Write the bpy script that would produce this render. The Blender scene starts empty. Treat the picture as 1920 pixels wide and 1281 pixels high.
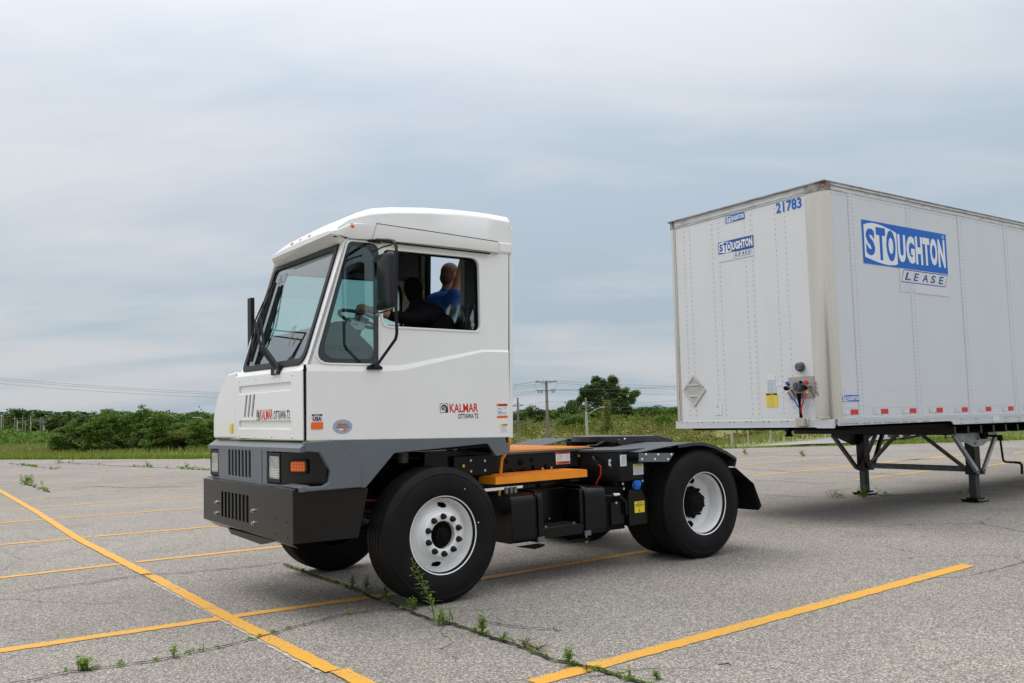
import bpy, bmesh, math, random
import numpy as np
from mathutils import Vector, Matrix
random.seed(7); rng = np.random.default_rng(7)
S = bpy.context.scene
R = math.radians
# ---------------------------------------------------------------- camera
cd = bpy.data.cameras.new('camera'); cam = bpy.data.objects.new('camera', cd); S.collection.objects.link(cam)
PIT, ROL, CH = 0.0813048, -0.02965193, 1.44003727
up0 = Vector((0, -math.sin(PIT), math.cos(PIT))); rt0 = Vector((1, 0, 0)); fw = Vector((0, math.cos(PIT), math.sin(PIT)))
rt = rt0*math.cos(ROL)+up0*math.sin(ROL); upv = -rt0*math.sin(ROL)+up0*math.cos(ROL)
cam.matrix_world = Matrix(((rt.x, upv.x, -fw.x, 0), (rt.y, upv.y, -fw.y, 0), (rt.z, upv.z, -fw.z, CH), (0, 0, 0, 1)))
cd.sensor_width = 36; cd.lens = 1656.589/1920*36; cd.clip_start = .1; cd.clip_end = 9000
S.camera = cam
S.render.resolution_x = 1024; S.render.resolution_y = 683
# ---------------------------------------------------------------- world
SUN_EL, SUN_AZ = R(52), R(-62)      # azimuth measured from +Y towards +X
W = bpy.data.worlds.new('World'); S.world = W; W.use_nodes = True
nt = W.node_tree; nt.nodes.clear(); N = nt.nodes.new; LK = nt.links.new
out = N('ShaderNodeOutputWorld'); bg = N('ShaderNodeBackground'); bg.inputs[1].default_value = .1
sky = N('ShaderNodeTexSky'); sky.sky_type = 'NISHITA'; sky.sun_disc = False
sky.sun_elevation = SUN_EL; sky.sun_rotation = SUN_AZ; sky.air_density = 1; sky.dust_density = 2.5
tc = N('ShaderNodeTexCoord'); sp = N('ShaderNodeSeparateXYZ'); LK(tc.outputs['Generated'], sp.inputs[0])
def mth(op, a, b=None, c=None, clamp=False):
    n = N('ShaderNodeMath'); n.operation = op; n.use_clamp = clamp
    for i, v in enumerate((a, b, c)):
        if v is None: continue
        if isinstance(v, (int, float)): n.inputs[i].default_value = v
        else: LK(v, n.inputs[i])
    return n.outputs[0]
zc = mth('MAXIMUM', sp.outputs[2], 0.0); den = mth('ADD', zc, .16)
px = mth('DIVIDE', sp.outputs[0], den); py = mth('DIVIDE', sp.outputs[1], den)
cv = N('ShaderNodeCombineXYZ'); LK(px, cv.inputs[0]); LK(py, cv.inputs[1])
def noise(sc, det, rough, off, sx=1, sy=1, dist=.3):
    mp = N('ShaderNodeMapping'); mp.inputs['Location'].default_value = off; mp.inputs['Scale'].default_value = (sx, sy, 1); mp.inputs['Rotation'].default_value = (0, 0, R(12))
    LK(cv.outputs[0], mp.inputs[0]); n = N('ShaderNodeTexNoise'); n.inputs['Scale'].default_value = sc
    n.inputs['Detail'].default_value = det; n.inputs['Roughness'].default_value = rough; n.inputs['Distortion'].default_value = dist
    LK(mp.outputs[0], n.inputs[0]); return n.outputs['Fac']
n1 = noise(.38, 3, .5, (3.1, .6, 0), 1, 1.1); n2 = noise(1.3, 5, .5, (1.2, 5.1, 0), .5, 1.2, .5)
n3 = noise(4.2, 6, .55, (7.2, 2.1, 0), .7, 1.1, .6)
m = mth('ADD', mth('MULTIPLY', n1, .55), mth('ADD', mth('MULTIPLY', n2, .36), mth('MULTIPLY', n3, .09)))
cr = N('ShaderNodeValToRGB'); cr.color_ramp.elements[0].position = .42; cr.color_ramp.elements[1].position = .55
LK(m, cr.inputs[0])
# thick cover towards the zenith, thin veil towards the horizon
cover = mth('MULTIPLY', zc, 1.15, clamp=True)
mask = mth('ADD', mth('MULTIPLY', cr.outputs[0], .78), cover, clamp=True)
mA = N('ShaderNodeMixRGB'); LK(mask, mA.inputs[0]); mA.inputs[1].default_value = (3.95, 5.0, 5.95, 1); mA.inputs[2].default_value = (6.5, 6.68, 7.0, 1)
# a little of the real sky glow behind the veil
mB = N('ShaderNodeMixRGB'); mB.inputs[0].default_value = .14; LK(mA.outputs[0], mB.inputs[1]); LK(sky.outputs[0], mB.inputs[2])
# overcast skies get brighter overhead
gain = mth('ADD', mth('MULTIPLY', mth('POWER', zc, 2.4), 3.3), 1.0)
vm = N('ShaderNodeVectorMath'); vm.operation = 'SCALE'; LK(mB.outputs[0], vm.inputs[0]); LK(gain, vm.inputs[3])
LK(vm.outputs[0], bg.inputs[0]); LK(bg.outputs[0], out.inputs[0])
# ---------------------------------------------------------------- sun
ld = bpy.data.lights.new('sun', 'SUN'); ld.energy = 1.15; ld.angle = R(26); ld.color = (1, .95, .88)
sun = bpy.data.objects.new('sun', ld); S.collection.objects.link(sun)
sd = Vector((math.sin(SUN_AZ)*math.cos(SUN_EL), math.cos(SUN_AZ)*math.cos(SUN_EL), math.sin(SUN_EL)))
sun.rotation_euler = sd.to_track_quat('Z', 'Y').to_euler()
S.view_settings.view_transform = 'Standard'; S.view_settings.look = 'None'; S.view_settings.gamma = 1
S.view_settings.use_curve_mapping = False; S.view_settings.exposure = 0.0
S.render.engine = 'CYCLES'
S.cycles.transparent_max_bounces = 24; S.cycles.max_bounces = 10
# ---------------------------------------------------------------- materials
MT = {}
def mat(name, col, rough=.5, metal=0, coat=0, bump=0, bscale=20, var=0, vscale=3, col2=None, stretch=(1, 1, 1), spec=.5, isl=None, transl=0, det=4, band=None):
    if name in MT: return MT[name]
    m = bpy.data.materials.new(name); m.use_nodes = True; t = m.node_tree; b = t.nodes['Principled BSDF']
    b.inputs['Base Color'].default_value = (*col, 1); b.inputs['Roughness'].default_value = rough; b.inputs['Metallic'].default_value = metal
    b.inputs['Coat Weight'].default_value = coat; b.inputs['Coat Roughness'].default_value = .06; b.inputs['Specular IOR Level'].default_value = spec
    n = t.nodes.new; L = t.links.new
    tcn = n('ShaderNodeTexCoord'); mp = n('ShaderNodeMapping'); mp.inputs['Scale'].default_value = stretch; L(tcn.outputs['Object'], mp.inputs[0])
    if var or col2:
        nz = n('ShaderNodeTexNoise'); nz.inputs['Scale'].default_value = vscale; nz.inputs['Detail'].default_value = det; L(mp.outputs[0], nz.inputs[0])
        cr = n('ShaderNodeValToRGB'); a, z = band or (.35, .65); cr.color_ramp.elements[0].position = a; cr.color_ramp.elements[1].position = z
        c2 = col2 or tuple(c*(1-var) for c in col)
        cr.color_ramp.elements[0].color = (*col, 1); cr.color_ramp.elements[1].color = (*c2, 1)
        L(nz.outputs['Fac'], cr.inputs[0]); L(cr.outputs[0], b.inputs['Base Color'])
    if isl:
        g = n('ShaderNodeNewGeometry'); cr = n('ShaderNodeValToRGB'); e = cr.color_ramp.elements
        for i, c in enumerate(isl):
            el = e[i] if i < 2 else e.new(i/(len(isl)-1)); el.color = (*c, 1); el.position = i/(len(isl)-1)
        L(g.outputs['Random Per Island'], cr.inputs[0]); L(cr.outputs[0], b.inputs['Base Color'])
    if bump:
        nz = n('ShaderNodeTexNoise'); nz.inputs['Scale'].default_value = bscale; nz.inputs['Detail'].default_value = 3; L(mp.outputs[0], nz.inputs[0])
        bp = n('ShaderNodeBump'); bp.inputs['Strength'].default_value = bump; bp.inputs['Distance'].default_value = .01; L(nz.outputs['Fac'], bp.inputs['Height']); L(bp.outputs[0], b.inputs['Normal'])
    if transl:
        tr = n('ShaderNodeBsdfTranslucent'); mx = n('ShaderNodeMixShader'); mx.inputs[0].default_value = transl
        src = b.inputs['Base Color'].links[0].from_socket if b.inputs['Base Color'].links else None
        if src: L(src, tr.inputs[0])
        else: tr.inputs[0].default_value = (*col, 1)
        L(b.outputs[0], mx.inputs[1]); L(tr.outputs[0], mx.inputs[2]); L(mx.outputs[0], t.nodes['Material Output'].inputs[0])
    MT[name] = m; return m
def glassmat(name, tint, refl, rough=0.0, ior=1.5):
    m = bpy.data.materials.new(name); m.use_nodes = True; t = m.node_tree; t.nodes.clear(); n = t.nodes.new; L = t.links.new
    o = n('ShaderNodeOutputMaterial'); tr = n('ShaderNodeBsdfTransparent'); tr.inputs[0].default_value = (*tint, 1)
    gl = n('ShaderNodeBsdfGlossy'); gl.inputs['Roughness'].default_value = rough; gl.inputs[0].default_value = (.95, 1, 1, 1)
    f = n('ShaderNodeFresnel'); f.inputs[0].default_value = ior; ad = n('ShaderNodeMath'); ad.operation = 'ADD'; ad.use_clamp = True; ad.inputs[1].default_value = refl
    L(f.outputs[0], ad.inputs[0]); mx = n('ShaderNodeMixShader'); L(ad.outputs[0], mx.inputs[0]); L(tr.outputs[0], mx.inputs[1]); L(gl.outputs[0], mx.inputs[2]); L(mx.outputs[0], o.inputs[0])
    MT[name] = m; return m
cabwhite = mat('cab_white_paint', (.80, .795, .77), .28, coat=.5, bump=.02, bscale=2, var=.03, vscale=1.5)
fascia = mat('grey_moulding', (.115, .130, .142), .42, coat=.15, bump=.03, bscale=120, var=.12, vscale=2)
blackp = mat('black_chassis_paint', (.0045, .0045, .005), .26, var=.3, vscale=6, bump=.05, bscale=9, spec=.28)
bumperm = mat('satin_black_steel', (.009, .0082, .0072), .24, coat=.05, spec=.28, bump=.03, bscale=3, var=.15, vscale=4)
blackm = mat('matt_black', (.004, .004, .0045), .7, spec=.12)
rubber = mat('black_rubber', (.008, .008, .009), .5, spec=.3)
tyrem = mat('tyre_rubber', (.0075, .0075, .008), .55, bump=.12, bscale=60, col2=(.011, .0105, .010), vscale=7, spec=.13)
rimw = mat('white_wheel_paint', (.80, .80, .79), .3, coat=.4, var=.06, vscale=9)
orange = mat('orange_paint', (.86, .28, .004), .42, var=.12, vscale=6)
amber = mat('amber_lens', (.85, .13, .002), .25, coat=.2, spec=.3)
redl = mat('red_film', (.62, .02, .02), .4)
steel = mat('zinc_bolt', (.6, .6, .58), .3, metal=1)
brass = mat('brass_fitting', (.7, .45, .12), .3, metal=1)
alum = mat('weathered_aluminium', (.70, .63, .53), .26, metal=1, col2=(.80, .75, .68), vscale=1.2, stretch=(3, 3, .3), band=(.35, .65))
alumd = mat('dull_aluminium_cap', (.33, .31, .28), .55, metal=.6, col2=(.20, .185, .17), vscale=9, band=(.4, .6))
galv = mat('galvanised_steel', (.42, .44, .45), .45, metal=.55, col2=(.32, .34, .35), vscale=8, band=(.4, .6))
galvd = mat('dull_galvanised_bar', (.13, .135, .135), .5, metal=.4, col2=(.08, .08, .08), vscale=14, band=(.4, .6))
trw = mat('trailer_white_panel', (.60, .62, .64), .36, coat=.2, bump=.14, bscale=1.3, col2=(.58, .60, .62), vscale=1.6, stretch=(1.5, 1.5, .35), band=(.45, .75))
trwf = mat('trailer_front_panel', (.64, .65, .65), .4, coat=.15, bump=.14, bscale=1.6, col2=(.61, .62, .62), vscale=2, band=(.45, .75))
railw = mat('white_bottom_rail', (.56, .575, .585), .35, metal=.1, bump=.02, bscale=8, var=.06, vscale=4)
rivm = mat('rivet_steel', (.30, .31, .32), .4, metal=.5)
blue = mat('blue_film', (.006, .12, .50), .4, spec=.3)
blueink = mat('dark_blue_ink', (.01, .055, .22), .5)
whitef = mat('white_film', (.74, .76, .78), .4)
palef = mat('pale_patch_film', (.62, .635, .65), .5)
ink = mat('black_ink', (.008, .008, .008), .5)
redink = mat('red_ink', (.66, .008, .008), .45)
yel = mat('yellow_label', (.80, .60, .02), .45)
orl = mat('orange_label', (.80, .11, .01), .45)
orr = mat('orange_reflector', (.82, .13, .0), .3, coat=.6)
greyink = mat('grey_ink', (.25, .27, .30), .5)
lightblue = mat('pale_blue_ink', (.25, .38, .58), .5)
navy = mat('navy_ink', (.012, .02, .12), .5)
pinkf = mat('pale_pink_film', (.68, .42, .42), .5)
lens = mat('headlight_glass', (.62, .64, .60), .12, metal=.7, bump=.5, bscale=60, var=.4, vscale=30)
interior = mat('dark_grey_interior', (.035, .038, .04), .7, bump=.2, bscale=90)
intgrey = mat('grey_dashboard', (.055, .062, .065), .6, bump=.1, bscale=80)
intw = mat('off_white_interior', (.48, .49, .47), .6)
wshield = glassmat('windshield_glass', (.74, .88, .87), .17)
wside = glassmat('tinted_side_glass', (.72, .86, .84), .03)
wrap = glassmat('plastic_wrap', (.86, .86, .87), .24, rough=.24, ior=1.4)
frit = mat('black_glass_border', (.012, .016, .02), .12, coat=.5)
mirrorm = mat('mirror_glass', (.8, .8, .8), .02, metal=1)
# ---------------------------------------------------------------- builders
def put(o, parent=None):
    S.collection.objects.link(o)
    if parent is not None: o.parent = parent
    return o
def tag(o, label=None, cat=None, group=None, kind=None):
    if label: o['label'] = label
    if cat: o['category'] = cat
    if group: o['group'] = group
    if kind: o['kind'] = kind
    return o
def root(name, loc=(0, 0, 0), rz=0, **k):
    o = bpy.data.objects.new(name, None); o.empty_display_size = .3; o.location = loc; o.rotation_euler = (0, 0, rz); put(o); return tag(o, **k)
def NY(y): return (Vector((0, y, 0)), Vector((1, 0, 0)), Vector((0, 0, 1)), Vector((0, -1, 0)))       # plane y = const seen from -y, u = x, v = z
def NX(x): return (Vector((x, 0, 0)), Vector((0, -1, 0)), Vector((0, 0, 1)), Vector((-1, 0, 0)))      # plane x = const seen from -x, u = -y
def NZ(z): return (Vector((0, 0, z)), Vector((1, 0, 0)), Vector((0, 1, 0)), Vector((0, 0, 1)))
def fil(pts, r, seg=5):
    """round the corners of a closed polygon; r = radius or list"""
    n = len(pts); o = []
    for i in range(n):
        p = Vector(pts[i]); a = Vector(pts[i-1]); b = Vector(pts[(i+1) % n]); rr = r[i] if isinstance(r, (list, tuple)) else r
        if rr <= 0: o.append(tuple(p)); continue
        da = (a-p); db = (b-p); la, lb = da.length, db.length; da.normalize(); db.normalize()
        ang = da.angle(db); d = min(rr/math.tan(ang/2), la*.49, lb*.49)
        for k in range(seg+1):
            t = k/seg; q = (1-t)**2*(p+da*d)+2*t*(1-t)*p+t*t*(p+db*d); o.append((q.x, q.y))
    return o
def rect(u0, u1, v0, v1, r=0, seg=4):
    p = [(u0, v0), (u1, v0), (u1, v1), (u0, v1)]; return fil(p, r, seg) if r else p
def ell(u, v, a, b, n=28): return [(u+a*math.cos(2*math.pi*k/n), v+b*math.sin(2*math.pi*k/n)) for k in range(n)]
class B:
    def __init__(s): s.v = []; s.f = []; s.m = []; s.mats = []
    def mi(s, m):
        if m not in s.mats: s.mats.append(m)
        return s.mats.index(m)
    def add(s, vs, fs, m):
        o = len(s.v); s.v += [tuple(v) for v in vs]; s.f += [tuple(i+o for i in f) for f in fs]; s.m += [s.mi(m)]*len(fs); return s
    def box(s, x0, x1, y0, y1, z0, z1, m):
        v = [(x, y, z) for x in (x0, x1) for y in (y0, y1) for z in (z0, z1)]
        return s.add(v, [(0, 1, 3, 2), (4, 6, 7, 5), (0, 4, 5, 1), (2, 3, 7, 6), (0, 2, 6, 4), (1, 5, 7, 3)], m)
    def prism(s, poly, fr, t, m, w0=0):
        """convex-ish polygon in the frame, from w0 to w0+t"""
        O, U, V, Nn = fr; n = len(poly)
        v = [O+U*a+V*b+Nn*w0 for a, b in poly]+[O+U*a+V*b+Nn*(w0+t) for a, b in poly]
        return s.add(v, [tuple(range(n))[::-1], tuple(range(n, 2*n))]+[(i, (i+1) % n, n+(i+1) % n, n+i) for i in range(n)], m)
    def plate(s, loops, fr, t, m, w0=0, bevel=0):
        """polygon with holes; front face at w0+t"""
        c = bpy.data.curves.new('tmp', 'CURVE'); c.dimensions = '2D'; c.fill_mode = 'BOTH' if t else 'FRONT'; c.extrude = max(t/2-bevel, 0); c.bevel_depth = bevel; c.bevel_resolution = 2
        c.offset = -bevel
        for lp in loops:
            sp = c.splines.new('POLY'); sp.points.add(len(lp)-1); sp.use_cyclic_u = True
            for i, (a, b) in enumerate(lp): sp.points[i].co = (a, b, 0, 1)
        return s._curve(c, fr, w0+t/2, m)
    def _curve(s, c, fr, w, m, xf=None):
        o = bpy.data.objects.new('tmp', c); me = o.to_mesh(); O, U, V, Nn = fr; vs = [x.co.copy() for x in me.vertices]
        fs = [tuple(p.vertices) for p in me.polygons]; o.to_mesh_clear(); bpy.data.objects.remove(o); bpy.data.curves.remove(c)
        if xf: vs = xf(vs)
        return s.add([O+U*q.x+V*q.y+Nn*(q.z+w) for q in vs], fs, m)
    def text(s, body, fr, u0, u1, v0, v1, m, w=.003, bold=0, slant=0, space=1):
        c = bpy.data.curves.new('tmp', 'FONT'); c.body = body; c.size = 1; c.offset = bold; c.shear = slant; c.space_character = space; c.fill_mode = 'FRONT'; c.resolution_u = 3
        def xf(vs):
            if not vs: return vs
            a0 = min(q.x for q in vs); a1 = max(q.x for q in vs); b0 = min(q.y for q in vs); b1 = max(q.y for q in vs)
            return [Vector((u0+(q.x-a0)/(a1-a0)*(u1-u0), v0+(q.y-b0)/(b1-b0)*(v1-v0), 0)) for q in vs]
        return s._curve(c, fr, w, m, xf)
    def cyl(s, p, q, r, m, n=16, r2=None, cap=True):
        p = Vector(p); q = Vector(q); r2 = r if r2 is None else r2; d = (q-p).normalized(); a = d.orthogonal().normalized(); b = d.cross(a)
        v = [p+(a*math.cos(k)+b*math.sin(k))*r for k in (2*math.pi*i/n for i in range(n))]+[q+(a*math.cos(k)+b*math.sin(k))*r2 for k in (2*math.pi*i/n for i in range(n))]
        f = [(i, (i+1) % n, n+(i+1) % n, n+i) for i in range(n)]
        if cap: f += [tuple(range(n))[::-1], tuple(range(n, 2*n))]
        return s.add(v, f, m)
    def tube(s, pts, r, m, n=10):
        pts = [Vector(p) for p in pts]; rings = []; a = None
        for i, p in enumerate(pts):
            d = ((pts[i+1]-p) if i < len(pts)-1 else (p-pts[i-1])).normalized()
            if 0 < i < len(pts)-1: d = ((pts[i+1]-p).normalized()+(p-pts[i-1]).normalized()).normalized()
            a = d.orthogonal().normalized() if a is None else (a-d*a.dot(d)).normalized()
            b = d.cross(a); rr = r[i] if isinstance(r, (list, tuple)) else r
            rings += [p+(a*math.cos(2*math.pi*k/n)+b*math.sin(2*math.pi*k/n))*rr for k in range(n)]
        f = [(i*n+k, i*n+(k+1) % n, (i+1)*n+(k+1) % n, (i+1)*n+k) for i in range(len(pts)-1) for k in range(n)]
        f += [tuple(range(n))[::-1], tuple(range((len(pts)-1)*n, len(pts)*n))]
        return s.add(rings, f, m)
    def bar(s, p, q, w, h, m, upd=(0, 0, 1)):
        p = Vector(p); q = Vector(q); d = (q-p).normalized(); u = Vector(upd); sd = d.cross(u).normalized(); u = sd.cross(d)
        v = [e+sd*a*w/2+u*b*h/2 for e in (p, q) for a in (-1, 1) for b in (-1, 1)]
        return s.add(v, [(0, 1, 3, 2), (4, 6, 7, 5), (0, 4, 5, 1), (2, 3, 7, 6), (0, 2, 6, 4), (1, 5, 7, 3)], m)
    def lathe(s, prof, c, ax, m, n=72, mats=None):
        """prof = [(radius, offset along axis)]; mats: material per segment"""
        c = Vector(c); ax = Vector(ax).normalized(); a = ax.orthogonal().normalized(); b = ax.cross(a); k = len(prof)
        v = [c+ax*h+(a*math.cos(t)+b*math.sin(t))*r for t in (2*math.pi*i/n for i in range(n)) for r, h in prof]
        for j in range(k-1):
            s.add([], [], m); o = 0
        o = len(s.v); s.v += [tuple(x) for x in v]
        for i in range(n):
            for j in range(k-1):
                s.f.append((o+i*k+j, o+i*k+j+1, o+((i+1) % n)*k+j+1, o+((i+1) % n)*k+j)); s.m.append(s.mi(mats[j] if mats else m))
        return s
    def dome(s, c, nrm, r, h, m, n=6):
        c = Vector(c); d = Vector(nrm).normalized(); a = d.orthogonal().normalized(); b = d.cross(a)
        v = [c+(a*math.cos(2*math.pi*i/n)+b*math.sin(2*math.pi*i/n))*r for i in range(n)]+[c+d*h*.8+(a*math.cos(2*math.pi*i/n)+b*math.sin(2*math.pi*i/n))*r*.6 for i in range(n)]+[c+d*h]
        return s.add(v, [(i, (i+1) % n, n+(i+1) % n, n+i) for i in range(n)]+[(n+i, n+(i+1) % n, 2*n) for i in range(n)], m)
    def bolt(s, c, nrm, r, h, m=None):
        c = Vector(c); nrm = Vector(nrm).normalized(); return s.cyl(c, c+nrm*h, r, m or steel, 6)
    def build(s, name, parent=None, smooth=None, bevel=0, seg=2, fix=True):
        me = bpy.data.meshes.new(name); me.from_pydata(s.v, [], s.f)
        for m_ in s.mats: me.materials.append(m_)
        me.polygons.foreach_set('material_index', s.m)
        if fix:
            bm = bmesh.new(); bm.from_mesh(me); bmesh.ops.recalc_face_normals(bm, faces=bm.faces); bm.to_mesh(me); bm.free()
        if smooth is not None or bevel:
            me.polygons.foreach_set('use_smooth', [True]*len(me.polygons)); me.set_sharp_from_angle(angle=R(smooth or 35))
        me.update(); o = bpy.data.objects.new(name, me); put(o, parent)
        if bevel:
            b = o.modifiers.new('bevel', 'BEVEL'); b.width = bevel; b.segments = seg; b.limit_method = 'ANGLE'; b.angle_limit = R(40); b.harden_normals = False
        return o
def arrays(name, verts, faces, mats, mi=None, parent=None, smooth=False):
    """quads or tris from numpy arrays"""
    me = bpy.data.meshes.new(name); nf, k = faces.shape
    me.vertices.add(len(verts)); me.vertices.foreach_set('co', verts.astype(np.float32).ravel())
    me.loops.add(nf*k); me.loops.foreach_set('vertex_index', faces.astype(np.int32).ravel())
    me.polygons.add(nf); me.polygons.foreach_set('loop_start', np.arange(0, nf*k, k, dtype=np.int32)); me.polygons.foreach_set('loop_total', np.full(nf, k, dtype=np.int32))
    for m_ in (mats if isinstance(mats, (list, tuple)) else [mats]): me.materials.append(m_)
    if mi is not None: me.polygons.foreach_set('material_index', mi.astype(np.int32))
    if smooth: me.polygons.foreach_set('use_smooth', np.ones(nf, dtype=bool))
    me.update(); me.validate(); o = bpy.data.objects.new(name, me); put(o, parent); return o
def copy_tree(o, parent=None):
    c = o.copy(); S.collection.objects.link(c); c.parent = parent
    for ch in o.children: copy_tree(ch, c)
    return c
# ================================================================ SETTING
def slerp(x, xs, ys): return np.interp(x, xs, ys)
EDGE = [(-24.09, 41.55), (-17.46, 38.0), (-12.11, 35.35), (-3, 32.9), (7.52, 31.07), (11.33, 30.53), (13.53, 30.5), (17.7, 30.75)]
def edge_y(x):
    xs = [-80, *[p[0] for p in EDGE], 60]; ys = [71.5, *[p[1] for p in EDGE], 32]
    return np.interp(x, xs, ys)
def terr(x, y):
    """height of the land beyond the lot"""
    r = np.hypot(x, y); az = np.degrees(np.arctan2(x, y))
    w = np.interp(az, [-9, -2, 12, 19], [0, 1, 1, 0]); w = w*w*(3-2*w)
    prof = np.interp(r, [33, 37, 60, 96, 118, 140, 170, 240, 400], [-.03, -.08, -1.0, -2.25, -1.4, -.35, .6, 1.2, 1.5])
    h = w*prof + (1-w)*np.interp(r, [0, 60, 300, 800], [-.03, -.05, -.1, 2.0])
    # rising verge on the far right
    wr = np.interp(az, [17, 22, 34], [0, 1, 1]); h = h+wr*np.interp(r, [30, 36, 50, 90], [0, .05, .45, .7])
    h = np.where(y < edge_y(x)+.4, -.03, h)
    return h
def field_material():
    m = bpy.data.materials.new('meadow_ground'); m.use_nodes = True; t = m.node_tree; b = t.nodes['Principled BSDF']; n = t.nodes.new; L = t.links.new
    b.inputs['Roughness'].default_value = .9; b.inputs['Specular IOR Level'].default_value = .15
    tcn = n('ShaderNodeTexCoord'); mp = n('ShaderNodeMapping'); mp.inputs['Scale'].default_value = (1, 1.6, 1); L(tcn.outputs['Object'], mp.inputs[0])
    a = n('ShaderNodeTexNoise'); a.inputs['Scale'].default_value = .09; a.inputs['Detail'].default_value = 6; a.inputs['Roughness'].default_value = .65; L(mp.outputs[0], a.inputs[0])
    c = n('ShaderNodeValToRGB'); e = c.color_ramp.elements; e[0].position = .30; e[0].color = (.075, .115, .022, 1); e[1].position = .46; e[1].color = (.135, .165, .04, 1)
    q = e.new(.56); q.color = (.19, .18, .065, 1); q = e.new(.70); q.color = (.22, .175, .09, 1)
    L(a.outputs['Fac'], c.inputs[0])
    f = n('ShaderNodeTexNoise'); f.inputs['Scale'].default_value = 3; f.inputs['Detail'].default_value = 8; L(tcn.outputs['Object'], f.inputs[0])
    mx = n('ShaderNodeMixRGB'); mx.blend_type = 'OVERLAY'; mx.inputs[0].default_value = .5; L(c.outputs[0], mx.inputs[1]); L(f.outputs['Fac'], mx.inputs[2]); L(mx.outputs[0], b.inputs['Base Color'])
    bp = n('ShaderNodeBump'); bp.inputs['Strength'].default_value = .8; bp.inputs['Distance'].default_value = .2; L(f.outputs['Fac'], bp.inputs['Height']); L(bp.outputs[0], b.inputs['Normal'])
    return m
az = np.radians(np.concatenate([np.arange(-180, -50, 10), np.arange(-50, 50, .5), np.arange(50, 180, 10)]))
rr = np.concatenate([np.arange(1, 28, 4), np.arange(28, 60, .8), np.arange(60, 200, 4), np.geomspace(200, 4500, 24)])
AZ, RR = np.meshgrid(az, rr); X = RR*np.sin(AZ); Y = RR*np.cos(AZ); Z = terr(X, Y)
Z = Z+np.where((Y > edge_y(X)+1), .05*np.sin(X*.31+1)*np.sin(Y*.23)*np.minimum(1, RR/60), 0)
V = np.stack([X, Y, Z], -1).reshape(-1, 3); V = np.vstack([V, [[0, 0, -.03]]])
na, nr = len(az), len(rr); F = []
for j in range(nr-1):
    for i in range(na): F.append((j*na+i, j*na+(i+1) % na, (j+1)*na+(i+1) % na, (j+1)*na+i))
F = np.array(F); gr = arrays('ground', V, F, field_material(), smooth=True); tag(gr, kind='structure')
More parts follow.
